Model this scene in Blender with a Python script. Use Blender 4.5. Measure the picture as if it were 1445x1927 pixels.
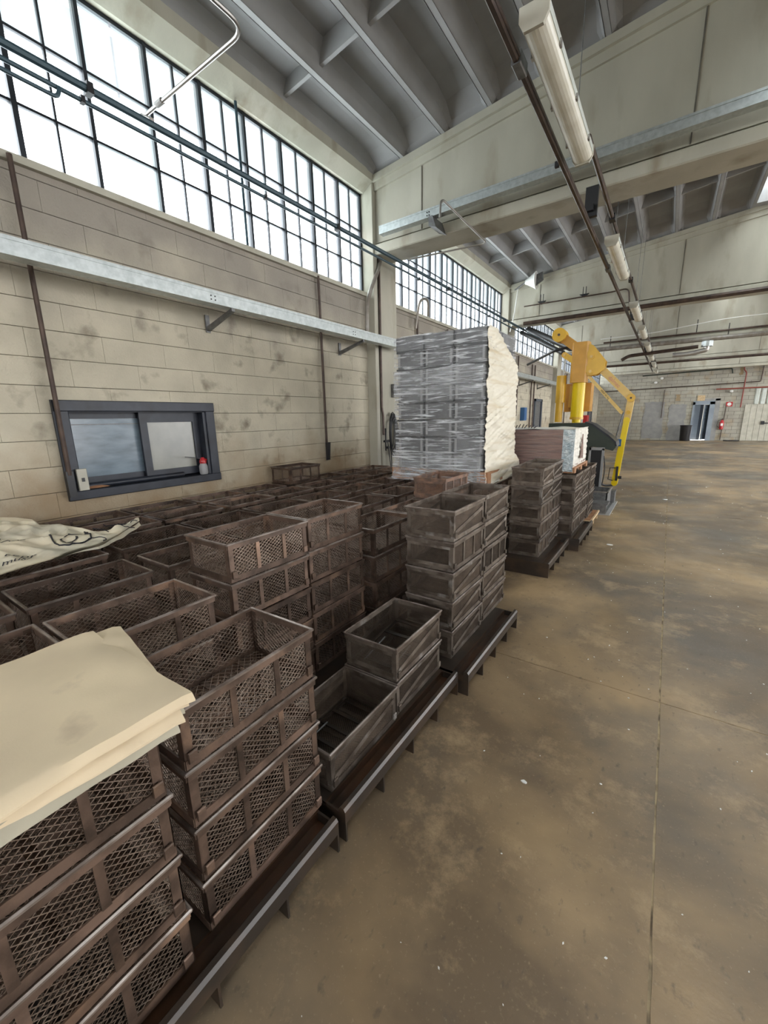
import bpy, math, random
from mathutils import Vector, Matrix, noise
for o in list(bpy.data.objects): bpy.data.objects.remove(o)
S = bpy.context.scene
COL = S.collection
rnd = random.Random(7)
PI = math.pi
# ------------------------------------------------------------------ camera
yaw, pitch, roll = -0.60433, -0.22547, 0.0212
fwd = Vector((math.sin(yaw)*math.cos(pitch), math.cos(yaw)*math.cos(pitch), math.sin(pitch)))
rgt = Vector((math.cos(yaw), -math.sin(yaw), 0)); dwn = -rgt.cross(fwd)
r2 = math.cos(roll)*rgt + math.sin(roll)*dwn; d2 = -math.sin(roll)*rgt + math.cos(roll)*dwn
cd = bpy.data.cameras.new('camera'); cam = bpy.data.objects.new('camera', cd); COL.objects.link(cam)
cd.sensor_fit = 'HORIZONTAL'; cd.sensor_width = 36.0; cd.lens = 766*36/1445
cd.clip_start = 0.05; cd.clip_end = 300
Mx = Matrix((r2, -d2, -fwd)).transposed().to_4x4(); Mx.translation = Vector((0, 0, 1.6))
cam.matrix_world = Mx
S.camera = cam
# ------------------------------------------------------------------ view, world, lights
S.view_settings.view_transform = 'Standard'; S.view_settings.look = 'None'
S.view_settings.gamma = 1.0; S.view_settings.use_curve_mapping = False
S.view_settings.exposure = 2.0
W = bpy.data.worlds.new('overcast_sky'); S.world = W; W.use_nodes = True
wn = W.node_tree.nodes; wl = W.node_tree.links
wn['Background'].inputs[0].default_value = (0.97, 0.98, 1.0, 1); wn['Background'].inputs[1].default_value = 2.8
def area(name, loc, rot, sx, sy, power, col=(1, 1, 1), portal=False):
    l = bpy.data.lights.new(name, 'AREA'); l.shape = 'RECTANGLE'; l.size = sx; l.size_y = sy; l.energy = power; l.color = col
    if portal: l.cycles.is_portal = True
    o = bpy.data.objects.new(name, l); o.location = loc; o.rotation_euler = rot; COL.objects.link(o); return o
# portals in the real openings (they only guide sampling of the sky)
XW = -3.87
area('sky_portal', (-4.35, 13, 4.0), (0, -PI/2, 0), 1.4, 34, 1, portal=True)
area('sky_portal', (15.9, 12, 2.6), (0, PI/2, 0), 5.0, 34, 1, portal=True)
# ------------------------------------------------------------------ helpers
class MB:
    def __init__(s): s.v = []; s.f = []
    def box(s, x0, y0, z0, x1, y1, z1):
        n = len(s.v)
        s.v += [(x0,y0,z0),(x1,y0,z0),(x1,y1,z0),(x0,y1,z0),(x0,y0,z1),(x1,y0,z1),(x1,y1,z1),(x0,y1,z1)]
        s.f += [tuple(n+i for i in q) for q in ((0,3,2,1),(4,5,6,7),(0,1,5,4),(1,2,6,5),(2,3,7,6),(3,0,4,7))]; return s
    def bbox(s, x0, y0, z0, x1, y1, z1, b=0.005, ax='x'):
        """box with its edges cut along one axis direction (chamfered prism)"""
        if ax == 'x': A, B = (y0, z0), (y1, z1)
        elif ax == 'y': A, B = (x0, z0), (x1, z1)
        else: A, B = (x0, y0), (x1, y1)
        pr = [(A[0]+b,A[1]),(B[0]-b,A[1]),(B[0],A[1]+b),(B[0],B[1]-b),(B[0]-b,B[1]),(A[0]+b,B[1]),(A[0],B[1]-b),(A[0],A[1]+b)]
        lo, hi = {'x': (x0, x1), 'y': (y0, y1), 'z': (z0, z1)}[ax]
        return s.prism(pr, lo, hi, ax)
    def prism(s, pr, lo, hi, ax='x'):
        n = len(s.v); k = len(pr)
        m = {'x': lambda p, t: (t, p[0], p[1]), 'y': lambda p, t: (p[0], t, p[1]), 'z': lambda p, t: (p[0], p[1], t)}[ax]
        s.v += [m(p, lo) for p in pr] + [m(p, hi) for p in pr]
        for i in range(k):
            j = (i+1) % k; s.f.append((n+i, n+j, n+k+j, n+k+i))
        s.f.append(tuple(n+i for i in range(k))[::-1]); s.f.append(tuple(n+k+i for i in range(k))); return s
    def bar(s, a, b, r, n=4, caps=True, r2=None, roll=0.0):
        a, b = Vector(a), Vector(b); d = (b-a)
        if d.length < 1e-6: return s
        d.normalize(); up = Vector((0,0,1)) if abs(d.z) < .9 else Vector((1,0,0))
        u = d.cross(up).normalized(); w = d.cross(u); k = len(s.v)
        for p, rr in ((a, r), (b, r if r2 is None else r2)):
            for i in range(n):
                t = 2*PI*i/n + PI/n + roll; s.v.append(tuple(p + u*rr*math.cos(t) + w*rr*math.sin(t)))
        for i in range(n): j = (i+1) % n; s.f.append((k+i, k+j, k+n+j, k+n+i))
        if caps: s.f.append(tuple(k+i for i in range(n))); s.f.append(tuple(k+n+i for i in range(n))[::-1])
        return s
    def path(s, pts, r, n=8):
        pts = [Vector(p) for p in pts]; k = len(s.v); m = len(pts); prev = None
        for i, p in enumerate(pts):
            d = (pts[min(i+1, m-1)] - pts[max(i-1, 0)]).normalized()
            if prev is None:
                up = Vector((0,0,1)) if abs(d.z) < .9 else Vector((1,0,0)); u = d.cross(up).normalized()
            else: u = (prev - d*prev.dot(d)).normalized()
            prev = u; w = d.cross(u)
            for q in range(n): t = 2*PI*q/n; s.v.append(tuple(p + u*r*math.cos(t) + w*r*math.sin(t)))
        for i in range(m-1):
            for q in range(n):
                e = (q+1) % n; s.f.append((k+i*n+q, k+i*n+e, k+(i+1)*n+e, k+(i+1)*n+q))
        s.f.append(tuple(k+q for q in range(n))[::-1]); s.f.append(tuple(k+(m-1)*n+q for q in range(n))); return s
    def add(s, o, loc=(0,0,0)):
        n = len(s.v); s.v += [(x+loc[0], y+loc[1], z+loc[2]) for x, y, z in o.v]; s.f += [tuple(n+i for i in q) for q in o.f]; return s
    def mesh(s, name, mat, smooth=False):
        me = bpy.data.meshes.new(name); me.from_pydata(s.v, [], s.f); me.update()
        if mat: me.materials.append(mat)
        if smooth:
            me.polygons.foreach_set('use_smooth', [True]*len(me.polygons))
            try: me.set_sharp_from_angle(angle=math.radians(40))
            except Exception: pass
        return me
    def build(s, name, mat, parent=None, loc=None, smooth=False, **k):
        return ob(name, s.mesh(name, mat, smooth), parent, loc, **k)
def ob(name, me, parent=None, loc=None, rot=None, **k):
    o = bpy.data.objects.new(name, me); COL.objects.link(o)
    if parent: o.parent = parent
    if loc: o.location = loc
    if rot: o.rotation_euler = rot
    for a, b in k.items(): o[a] = b
    return o
def thing(name, label, cat, loc=(0,0,0), rz=0, group=None, kind=None):
    o = bpy.data.objects.new(name, None); COL.objects.link(o); o.location = loc; o.rotation_euler = (0,0,rz)
    o.empty_display_size = .1
    if label: o['label'] = label
    if cat: o['category'] = cat
    if group: o['group'] = group
    if kind: o['kind'] = kind
    return o
def arc(pts, rad=.08, n=6):
    """round the corners of a poly-line"""
    pts = [Vector(p) for p in pts]; out = [pts[0]]
    for i in range(1, len(pts)-1):
        a, b, c = pts[i-1], pts[i], pts[i+1]; r = min(rad, (a-b).length*.45, (c-b).length*.45)
        p, q = b + (a-b).normalized()*r, b + (c-b).normalized()*r
        for k in range(n+1):
            t = k/n; out.append(p*(1-t)**2 + b*2*t*(1-t) + q*t*t)
    out.append(pts[-1]); return out
# ------------------------------------------------------------------ materials
def mat(name, col, rough=.6, metal=0, col2=None, scale=6, detail=6, contrast=(.35,.65), bump=0, bscale=40, world=False, rand=0, dirt=None, dscale=1.5, dlim=(.5,.7), spec=.5, stretch=(1,1,1)):
    m = bpy.data.materials.new(name); m.use_nodes = True; N = m.node_tree.nodes; L = m.node_tree.links
    b = N['Principled BSDF']; b.inputs['Roughness'].default_value = rough; b.inputs['Metallic'].default_value = metal
    b.inputs['Specular IOR Level'].default_value = spec
    if world: g = N.new('ShaderNodeNewGeometry'); src = g.outputs['Position']
    else: g = N.new('ShaderNodeTexCoord'); src = g.outputs['Object']
    mp = N.new('ShaderNodeMapping'); mp.inputs['Scale'].default_value = stretch; L.new(src, mp.inputs[0]); src = mp.outputs[0]
    if rand and not world:
        oi = N.new('ShaderNodeObjectInfo'); va = N.new('ShaderNodeVectorMath'); va.operation = 'MULTIPLY_ADD'
        L.new(oi.outputs['Random'], va.inputs[0]); va.inputs[1].default_value = (37, 91, 53); L.new(src, va.inputs[2]); src = va.outputs[0]
    def nz(sc, lim, det=detail):
        t = N.new('ShaderNodeTexNoise'); t.inputs['Scale'].default_value = sc; t.inputs['Detail'].default_value = det; L.new(src, t.inputs['Vector'])
        r = N.new('ShaderNodeMapRange'); r.inputs[1].default_value = lim[0]; r.inputs[2].default_value = lim[1]; L.new(t.outputs[0], r.inputs[0]); return r.outputs[0], t
    def mix(f, a, c):
        x = N.new('ShaderNodeMix'); x.data_type = 'RGBA'
        if isinstance(f, float): x.inputs[0].default_value = f
        else: L.new(f, x.inputs[0])
        for i, q in ((6, a), (7, c)):
            if isinstance(q, tuple): x.inputs[i].default_value = (*q, 1)
            else: L.new(q, x.inputs[i])
        return x.outputs[2]
    out = None
    if col2:
        f, _ = nz(scale, contrast); out = mix(f, col, col2)
    if dirt:
        f, _ = nz(dscale, dlim, 8); out = mix(f, out if out is not None else col, dirt)
    if rand:
        oi = N.new('ShaderNodeObjectInfo'); h = N.new('ShaderNodeHueSaturation')
        r = N.new('ShaderNodeMapRange'); r.inputs[3].default_value = 1-rand; r.inputs[4].default_value = 1+rand; L.new(oi.outputs['Random'], r.inputs[0]); L.new(r.outputs[0], h.inputs['Value'])
        if out is None: h.inputs['Color'].default_value = (*col, 1)
        else: L.new(out, h.inputs['Color'])
        out = h.outputs[0]
    if out is None: b.inputs['Base Color'].default_value = (*col, 1)
    else: L.new(out, b.inputs['Base Color'])
    if bump:
        f, t = nz(bscale, (0, 1)); bp = N.new('ShaderNodeBump'); bp.inputs['Strength'].default_value = bump; bp.inputs['Distance'].default_value = .01; L.new(f, bp.inputs['Height']); L.new(bp.outputs[0], b.inputs['Normal'])
    m['h'] = 1
    return m
M = {}
M['block'] = mat('painted_block', (.56,.51,.395), .85, col2=(.46,.42,.325), scale=3, bump=.5, bscale=60, world=True, dirt=(.22,.19,.14), dscale=4.5, dlim=(.58,.74))
M['mortar'] = mat('mortar', (.16,.145,.12), .95, col2=(.10,.09,.075), scale=8, world=True)
M['concrete'] = mat('cast_concrete', (.47,.45,.37), .8, col2=(.40,.38,.31), scale=2.5, bump=.25, bscale=30, world=True, dirt=(.30,.26,.19), dscale=3.2, dlim=(.56,.76), stretch=(1,1,.35))
M['deck'] = mat('roof_concrete', (.34,.34,.34), .85, col2=(.28,.275,.27), scale=1.8, bump=.1, bscale=30, world=True)
M['darksteel'] = mat('dark_window_steel', (.018,.022,.028), .5, .3)
M['galv'] = mat('galvanised_steel', (.56,.60,.60), .38, .7, col2=(.44,.48,.48), scale=25, bump=.05)
M['galvdark'] = mat('grey_steel', (.12,.12,.12), .5, .6, col2=(.2,.2,.2), scale=20)
M['pipe'] = mat('brown_pipe', (.045,.03,.025), .45, .4, col2=(.09,.06,.045), scale=8)
M['pipegrey'] = mat('grey_painted_pipe', (.30,.28,.25), .45, .3, col2=(.2,.17,.14), scale=9)
M['bluepipe'] = mat('dark_teal_pipe', (.035,.07,.09), .45, .2)
M['conduit'] = mat('bare_conduit', (.42,.40,.38), .35, .8)
M['crate'] = mat('rusty_crate_steel', (.18,.12,.09), .40, .5, col2=(.078,.053,.04), scale=9, contrast=(.4,.62), dirt=(.30,.19,.13), dscale=5, dlim=(.56,.72), rand=.38, bump=.1, bscale=90)
M['cratefine'] = mat('grey_worn_crate_steel', (.205,.17,.14), .38, .55, col2=(.088,.068,.053), scale=9, contrast=(.4,.62), dirt=(.34,.32,.30), dscale=8, dlim=(.6,.72), rand=.25, bump=.1, bscale=90)
M['wornrim_highlight'] = mat('worn_rim_steel_highlight', (.33,.28,.25), .3, .6, col2=(.15,.115,.095), scale=11, contrast=(.4,.6), rand=.3)  # worn bead steel, colour lightened to paint in the rims' edge highlights
M['wirefine'] = mat('fine_expanded_metal', (.19,.145,.11), .42, .45, col2=(.10,.075,.058), scale=10, rand=.35)
M['rust'] = mat('red_rust_crate_steel', (.26,.15,.10), .6, .2, col2=(.13,.085,.065), scale=12, contrast=(.4,.6), rand=.1)
M['wire'] = mat('expanded_metal', (.42,.33,.27), .34, .65, col2=(.24,.175,.135), scale=14, rand=.2)
M['pallet'] = mat('oily_black_steel', (.030,.023,.018), .36, .15, col2=(.06,.038,.024), scale=7, contrast=(.45,.7), rand=.15)
M['oil'] = mat('rust_stained_plate', (.035,.02,.012), .28, .2, col2=(.085,.04,.02), scale=5, contrast=(.4,.65))
M['navy'] = mat('slate_blue_paint', (.017,.021,.031), .45, .1, col2=(.026,.03,.042), scale=8, dirt=(.012,.013,.018), dscale=6)
M['frost'] = mat('dull_grey_glass', (.13,.17,.21), .18, 0, col2=(.22,.28,.33), scale=4, stretch=(1,1,3))
M['frostpale'] = mat('dusty_pale_glass', (.30,.30,.26), .25, 0, col2=(.22,.22,.20), scale=3)
M['cream'] = mat('cream_cotton_cloth', (.74,.61,.41), .9, col2=(.66,.54,.37), scale=3.5, dirt=(.50,.40,.28), dscale=6, dlim=(.6,.75), bump=.04, bscale=200)
M['creamdark'] = mat('grey_cream_cotton_cloth', (.46,.42,.32), .9, col2=(.38,.35,.27), scale=5, bump=.04, bscale=250)
M['bag'] = mat('woven_white_bag', (.86,.76,.57), .6, col2=(.64,.60,.48), scale=4, bump=.15, bscale=300)
M['ink'] = mat('black_print', (.012,.012,.02), .7)
M['yellow'] = mat('yellow_paint', (.72,.42,.03), .35, 0, col2=(.62,.36,.03), scale=5)
M['yellowbright'] = mat('bright_yellow_paint', (.80,.58,.0), .35)
M['orange'] = mat('orange_yellow_paint', (.60,.30,.035), .4, col2=(.52,.26,.03), scale=6)
M['yellowpale'] = mat('faded_yellow_paint', (.74,.52,.17), .45, col2=(.66,.44,.14), scale=6)
M['red'] = mat('red_paint', (.45,.02,.025), .35)
M['redrust'] = mat('red_primer_pipe', (.22,.045,.03), .5)
M['white'] = mat('white_paint', (.75,.75,.72), .5)
M['black'] = mat('black_plastic', (.015,.015,.017), .45)
M['darkgreen'] = mat('dark_green_tarp', (.022,.033,.024), .55, col2=(.035,.045,.032), scale=4)
M['blue'] = mat('blue_paint', (.03,.12,.30), .4)
M['wood'] = mat('pallet_wood', (.42,.22,.11), .8, col2=(.30,.15,.08), scale=14, stretch=(6,1,1))
M['woodpale'] = mat('pale_pallet_wood', (.62,.47,.28), .8, col2=(.5,.35,.2), scale=14)
M['woodred'] = mat('brown_laminate', (.26,.155,.125), .4, col2=(.15,.085,.07), scale=7, stretch=(.6,.6,9), contrast=(.4,.62))
M['greybox'] = mat('dark_grey_tray', (.10,.10,.105), .5, .2, col2=(.15,.15,.155), scale=8, rand=.2)
M['greyrib'] = mat('pale_grey_rib', (.30,.30,.30), .5)
M['foil'] = mat('crinkled_foil', (.62,.68,.70), .3, .15, col2=(.30,.38,.43), scale=18, bump=1.0, bscale=30)
M['whitewrap'] = mat('white_wrap', (.78,.75,.68), .5, bump=.8, bscale=14, col2=(.66,.63,.55), scale=9)
M['creamwrap'] = mat('cream_wrap_sheet', (.74,.69,.57), .45, col2=(.60,.50,.33), scale=3, contrast=(.5,.75), bump=.25, bscale=7, stretch=(1,.4,7))
M['greypatch'] = mat('grey_cement_render', (.27,.27,.265), .9, col2=(.33,.325,.31), scale=4)
M['doorblue'] = mat('blue_grey_metal', (.30,.35,.40), .4, .3, col2=(.24,.28,.33), scale=2)
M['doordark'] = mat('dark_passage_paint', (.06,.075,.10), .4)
M['corr'] = mat('corrugated_pale_sheet', (.62,.66,.62), .5, col2=(.52,.55,.50), scale=5)
M['corrcream'] = mat('cream_door_boards', (.52,.50,.42), .6, col2=(.42,.40,.33), scale=5)
M['stain'] = mat('rust_stain', (.33,.25,.15), .9)
M['lampwhite'] = mat('ribbed_lamp_cover', (.78,.77,.68), .3, 0, col2=(.66,.64,.53), scale=5)
M['pinkred'] = mat('pinkish_primer', (.55,.20,.17), .5)
# glass pane: mostly clear, a little reflection and dirt
def glassmat(name, tcol, refl=.06, dirtf=.06):
    m = bpy.data.materials.new(name); m.use_nodes = True; N = m.node_tree.nodes; L = m.node_tree.links; N.clear()
    o = N.new('ShaderNodeOutputMaterial'); t = N.new('ShaderNodeBsdfTransparent'); t.inputs[0].default_value = (*tcol, 1)
    g = N.new('ShaderNodeBsdfGlossy'); g.inputs['Roughness'].default_value = .08
    d = N.new('ShaderNodeBsdfTranslucent'); d.inputs[0].default_value = (.8,.83,.85,1)
    a = N.new('ShaderNodeMixShader'); a.inputs[0].default_value = dirtf; L.new(t.outputs[0], a.inputs[1]); L.new(d.outputs[0], a.inputs[2])
    b = N.new('ShaderNodeMixShader'); b.inputs[0].default_value = refl; L.new(a.outputs[0], b.inputs[1]); L.new(g.outputs[0], b.inputs[2]); L.new(b.outputs[0], o.inputs[0])
    return m
M['glass'] = glassmat('clear_dusty_glass', (.93,.96,.97))
M['glasshazy'] = glassmat('hazy_wired_glass', (.84,.90,.90), .05, .07)
# stretch film: streaky transparent sheet, glossy highlights painted in as white streaks
def filmmat(name, lo, hi, col, stretch):
    m = bpy.data.materials.new(name); m.use_nodes = True; N = m.node_tree.nodes; L = m.node_tree.links; N.clear()
    o = N.new('ShaderNodeOutputMaterial'); t = N.new('ShaderNodeBsdfTransparent')
    b = N.new('ShaderNodeBsdfPrincipled'); b.inputs['Base Color'].default_value = (*col, 1); b.inputs['Roughness'].default_value = .22
    tc = N.new('ShaderNodeTexCoord'); mp = N.new('ShaderNodeMapping'); mp.inputs['Scale'].default_value = stretch; mp.inputs['Rotation'].default_value = (0, .08, 0)
    L.new(tc.outputs['Object'], mp.inputs[0])
    n = N.new('ShaderNodeTexNoise'); n.inputs['Scale'].default_value = 3.0; n.inputs['Detail'].default_value = 7; n.inputs['Roughness'].default_value = .62; n.inputs['Distortion'].default_value = .6
    L.new(mp.outputs[0], n.inputs['Vector'])
    r = N.new('ShaderNodeMapRange'); r.inputs[1].default_value = .50; r.inputs[2].default_value = .70; r.inputs[3].default_value = lo; r.inputs[4].default_value = hi; L.new(n.outputs[0], r.inputs[0])
    bp = N.new('ShaderNodeBump'); bp.inputs['Strength'].default_value = .9; bp.inputs['Distance'].default_value = .02; L.new(n.outputs[0], bp.inputs['Height']); L.new(bp.outputs[0], b.inputs['Normal'])
    x = N.new('ShaderNodeMixShader'); L.new(r.outputs[0], x.inputs[0]); L.new(t.outputs[0], x.inputs[1]); L.new(b.outputs[0], x.inputs[2]); L.new(x.outputs[0], o.inputs[0])
    return m
M['film'] = filmmat('stretch_film', .10, .95, (.93,.95,.98), (1.1,1.1,13))
M['filmthin'] = filmmat('thin_stretch_film', .03, .30, (.85,.80,.78), (1,1,16))
# floor
def floormat():
    m = bpy.data.materials.new('worn_concrete_floor'); m.use_nodes = True; N = m.node_tree.nodes; L = m.node_tree.links; b = N['Principled BSDF']
    g = N.new('ShaderNodeNewGeometry')
    def nz(sc, det, lo, hi, st=None, rough=.55, dist=0):
        v = g.outputs['Position']
        if st: mp = N.new('ShaderNodeMapping'); mp.inputs['Scale'].default_value = st; L.new(v, mp.inputs[0]); v = mp.outputs[0]
        t = N.new('ShaderNodeTexNoise'); t.inputs['Scale'].default_value = sc; t.inputs['Detail'].default_value = det; t.inputs['Roughness'].default_value = rough; t.inputs['Distortion'].default_value = dist; L.new(v, t.inputs['Vector'])
        r = N.new('ShaderNodeMapRange'); r.inputs[1].default_value = lo; r.inputs[2].default_value = hi; L.new(t.outputs[0], r.inputs[0]); return r.outputs[0]
    def mix(f, a, c, k=None):
        x = N.new('ShaderNodeMix'); x.data_type = 'RGBA'; L.new(f, x.inputs[0])
        for i, q in ((6, a), (7, c)):
            if isinstance(q, tuple): x.inputs[i].default_value = (*q, 1)
            else: L.new(q, x.inputs[i])
        return x.outputs[2]
    c = mix(nz(.55, 6, .44, .60, dist=.5), (.155,.108,.064), (.38,.265,.145))      # brown to ochre
    c = mix(nz(.42, 6, .46, .60, rough=.6), c, (.135,.11,.083))                  # grey brown worn areas
    c = mix(nz(2.2, 9, .52, .74, rough=.75), c, (.46,.33,.19))                   # pale ochre scuffs
    c = mix(nz(5, 8, .60, .80, rough=.7), c, (.10,.08,.06))                      # small dark stains
    c = mix(nz(85, 5, .60, .85), c, (.36,.28,.18))                               # fine grit
    c = mix(nz(30, 5, .62, .80, st=(1,.55,1)), c, (.09,.07,.05))
    L.new(c, b.inputs['Base Color'])
    r = N.new('ShaderNodeMapRange'); L.new(nz(1.6, 6, .35, .65), r.inputs[0]); r.inputs[3].default_value = .28; r.inputs[4].default_value = .56; L.new(r.outputs[0], b.inputs['Roughness'])
    bp = N.new('ShaderNodeBump'); bp.inputs['Strength'].default_value = .35; bp.inputs['Distance'].default_value = .004; L.new(nz(45, 6, 0, 1), bp.inputs['Height']); L.new(bp.outputs[0], b.inputs['Normal'])
    return m
M['floor'] = floormat()
M['seamfill'] = mat('gritty_joint_filler', (.46,.36,.22), .95, col2=(.16,.12,.08), scale=9, world=True, contrast=(.44,.62))
# block wall colour: the low courses carry splashed brown grime (it belongs to the wall)
def wallgrime_tone(m):
    N = m.node_tree.nodes; L = m.node_tree.links; b = N['Principled BSDF']; src = b.inputs['Base Color'].links[0].from_socket
    g = N.new('ShaderNodeNewGeometry'); s = N.new('ShaderNodeSeparateXYZ'); L.new(g.outputs['Position'], s.inputs[0])
    n = N.new('ShaderNodeTexNoise'); n.inputs['Scale'].default_value = 2.2; n.inputs['Detail'].default_value = 7; L.new(g.outputs['Position'], n.inputs['Vector'])
    a = N.new('ShaderNodeMath'); a.operation = 'MULTIPLY_ADD'; L.new(n.outputs[0], a.inputs[0]); a.inputs[1].default_value = 1.3; a.inputs[2].default_value = -.65
    c = N.new('ShaderNodeMath'); c.operation = 'ADD'; L.new(s.outputs[2], c.inputs[0]); L.new(a.outputs[0], c.inputs[1])
    r = N.new('ShaderNodeMapRange'); r.inputs[1].default_value = 1.45; r.inputs[2].default_value = .8; r.inputs[3].default_value = 0; r.inputs[4].default_value = .9; L.new(c.outputs[0], r.inputs[0])
    x = N.new('ShaderNodeMix'); x.data_type = 'RGBA'; L.new(r.outputs[0], x.inputs[0]); L.new(src, x.inputs[6]); x.inputs[7].default_value = (.30,.21,.12,1)
    # darker greyish tone on the courses above the cable tray
    r2 = N.new('ShaderNodeMapRange'); r2.inputs[1].default_value = 2.3; r2.inputs[2].default_value = 3.2; r2.inputs[3].default_value = 0; r2.inputs[4].default_value = .8; L.new(c.outputs[0], r2.inputs[0])
    y = N.new('ShaderNodeMix'); y.data_type = 'RGBA'; L.new(r2.outputs[0], y.inputs[0]); L.new(x.outputs[2], y.inputs[6]); y.inputs[7].default_value = (.24,.215,.19,1)
    L.new(y.outputs[2], b.inputs['Base Color'])
wallgrime_tone(M['block'])
# ------------------------------------------------------------------ floor: slabs with joints
fl = MB().box(-4.2, -8, -.35, 16.2, 30.2, -.0035).build('floor', M['seamfill'], kind='structure')
xs = [-4.2, -3.0, .13, 5.0, 9.9, 16.2]; ys = [-8, -3.0, 2.52, 8.0, 13.5, 19.0, 24.5, 30.2]
g_ = .003
for i in range(len(xs)-1):
    for j in range(len(ys)-1):
        x0, x1, y0, y1 = xs[i]+g_, xs[i+1]-g_, ys[j]+g_, ys[j+1]-g_
        m = MB(); n = 60
        # slab with slightly chipped edges
        rim = []
        for (ax, ay, bx, by) in ((x0,y0,x1,y0),(x1,y0,x1,y1),(x1,y1,x0,y1),(x0,y1,x0,y0)):
            for k in range(n):
                t = k/n; px, py = ax+(bx-ax)*t, ay+(by-ay)*t; c = rnd.random()**3*.005
                px += c if px < (x0+x1)/2 else -c; py += c if py < (y0+y1)/2 else -c
                rim.append((px, py))
        m.prism(rim, -.02, 0, 'z'); m.build('floor_slab', M['floor'], fl)
deb = MB()
for _ in range(620):
    y = 0.2 + rnd.random()**1.5*12; x = rnd.uniform(-.8, 6) if rnd.random() < .55 else rnd.gauss(.9, 1.2)
    if x < -.7: continue
    s = rnd.uniform(.0016, .0048)*(1+y*.12); a = rnd.random()*PI
    c, q = math.cos(a)*s, math.sin(a)*s
    deb.prism([(x-c, y-q), (x+q*.6, y-c*.6), (x+c, y+q), (x-q*.5, y+c*.6)], 0.0, s*.6, 'z')
deb.build('grit', M['white'], kind='stuff', label='small white specks of grit scattered over the brown concrete floor', category='grit')
for (x, y, s, lb) in ((-.36,1.58,.016,'little white crumb with a dark bit on the bare floor beside the low crates'), (.1,9.2,.05,'white scrap of paper on the floor beyond the steel pallets'), (-.45,5.6,.045,'torn white scrap on the floor beside the far black pallet')):
    m = MB(); k = 7; pr = [(x+s*(.6+.4*rnd.random())*math.cos(2*PI*i/k), y+.6*s*(.6+.4*rnd.random())*math.sin(2*PI*i/k)) for i in range(k)]
    m.prism(pr, .0, .004+s*.1, 'z'); m.build('paper_scrap', M['white'], label=lb, category='scrap')
# ------------------------------------------------------------------ left wall: concrete blocks
ZS, ZT = 3.37, 4.66                  # sill and head of the window band
bays = [(-6.1, -.72), (-.12, 5.25), (5.85, 11.22), (11.82, 17.19), (17.79, 23.16), (23.76, 29.8)]
wl_ = MB().box(-4.07, -8, 0, -3.885, 1.24, ZS).box(-4.07, 2.51, 0, -3.885, 30, ZS).box(-4.07, 1.24, 0, -3.885, 2.51, 1.06).box(-4.07, 1.24, 1.74, -3.885, 2.51, ZS)
wall = wl_.build('wall_left', M['mortar'], kind='structure')
HOLE = (1.24, 2.51, 1.06, 1.74)
def blockmesh(w, h):
    b = .0022; m = MB(); x0, x1, xc = -.02, 0.0, -.0035
    n = len(m.v)
    m.v += [(x0,0,0),(x0,w,0),(x0,w,h),(x0,0,h),(xc,0,0),(xc,w,0),(xc,w,h),(xc,0,h),(x1,.0007,b),(x1,w-.0007,b),(x1,w-.0007,h-b),(x1,.0007,h-b)]
    for a in (0, 4):
        for i in range(4):
            j = (i+1) % 4; m.f.append((a+i, a+j, a+4+j, a+4+i))
    m.f.append((8,9,10,11)); return m
bm_cache = {}
def blk(w, h):
    k = (round(w,3), round(h,3))
    if k not in bm_cache: bm_cache[k] = blockmesh(*k).mesh('block', M['block'])
    return bm_cache[k]
rest = MB(); nb = 0
J = .0035
course0 = .068                        # course joints at z = .1 + .2 k
for bi, (b0, b1) in enumerate(bays):
    row = 0; z = 0.09 - .2
    while z < ZS - .02:
        z0, z1 = max(z, 0)+J/2, min(z+.2, ZS)-J/2
        if z1 - z0 > .03:
            y = b0 - (.25 if row % 2 else 0)
            while y < b1 - .01:
                y0, y1 = max(y, b0)+.0003, min(y+.5, b1)-.0003
                y += .5
                segs = [(y0, y1, z0, z1)]
                if bi == 1 and y1 > HOLE[0] and y0 < HOLE[1] and z1 > HOLE[2] and z0 < HOLE[3]:
                    segs = []
                    if y0 < HOLE[0]: segs.append((y0, HOLE[0], z0, z1))
                    if y1 > HOLE[1]: segs.append((HOLE[1], y1, z0, z1))
                    ya, yb = max(y0, HOLE[0]), min(y1, HOLE[1])
                    if z0 < HOLE[2]: segs.append((ya, yb, z0, HOLE[2]))
                    if z1 > HOLE[3]: segs.append((ya, yb, HOLE[3], z1))
                for (a, b, c, d) in segs:
                    if b-a < .03 or d-c < .02: continue
                    pr = rnd.uniform(0, .0012)
                    if bi in (1, 2) and d > .85 and b > .3 and nb < 296 and not (bi == 2 and d < 1.9 and a < 5.9):
                        ob('block', blk(b-a, d-c), wall, (-3.87+pr-.001, a, c)); nb += 1
                    else: rest.add(blockmesh(b-a, d-c), (-3.87+pr-.001, a, c))
        z += .2; row += 1
rest.build('block_courses', M['block'], wall, kind='stuff')
# masonry pilasters between the bays
for i, y in enumerate((-.72, 5.25, 11.22, 17.19, 23.16)):
    c = thing('column', None, None, (0,0,0), kind='structure')
    MB().bbox(-4.07, y, 0, -3.715, y+.09, 4.9, .008, 'z').build('shaft', M['concrete'], c)
    MB().box(-4.07, y+.09, 0, -3.76, y+.13, 4.9).build('groove', M['mortar'], c)
    MB().bbox(-4.07, y+.13, 0, -3.715, y+.60, 4.9, .015, 'z').build('shaft', M['concrete'], c)
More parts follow.
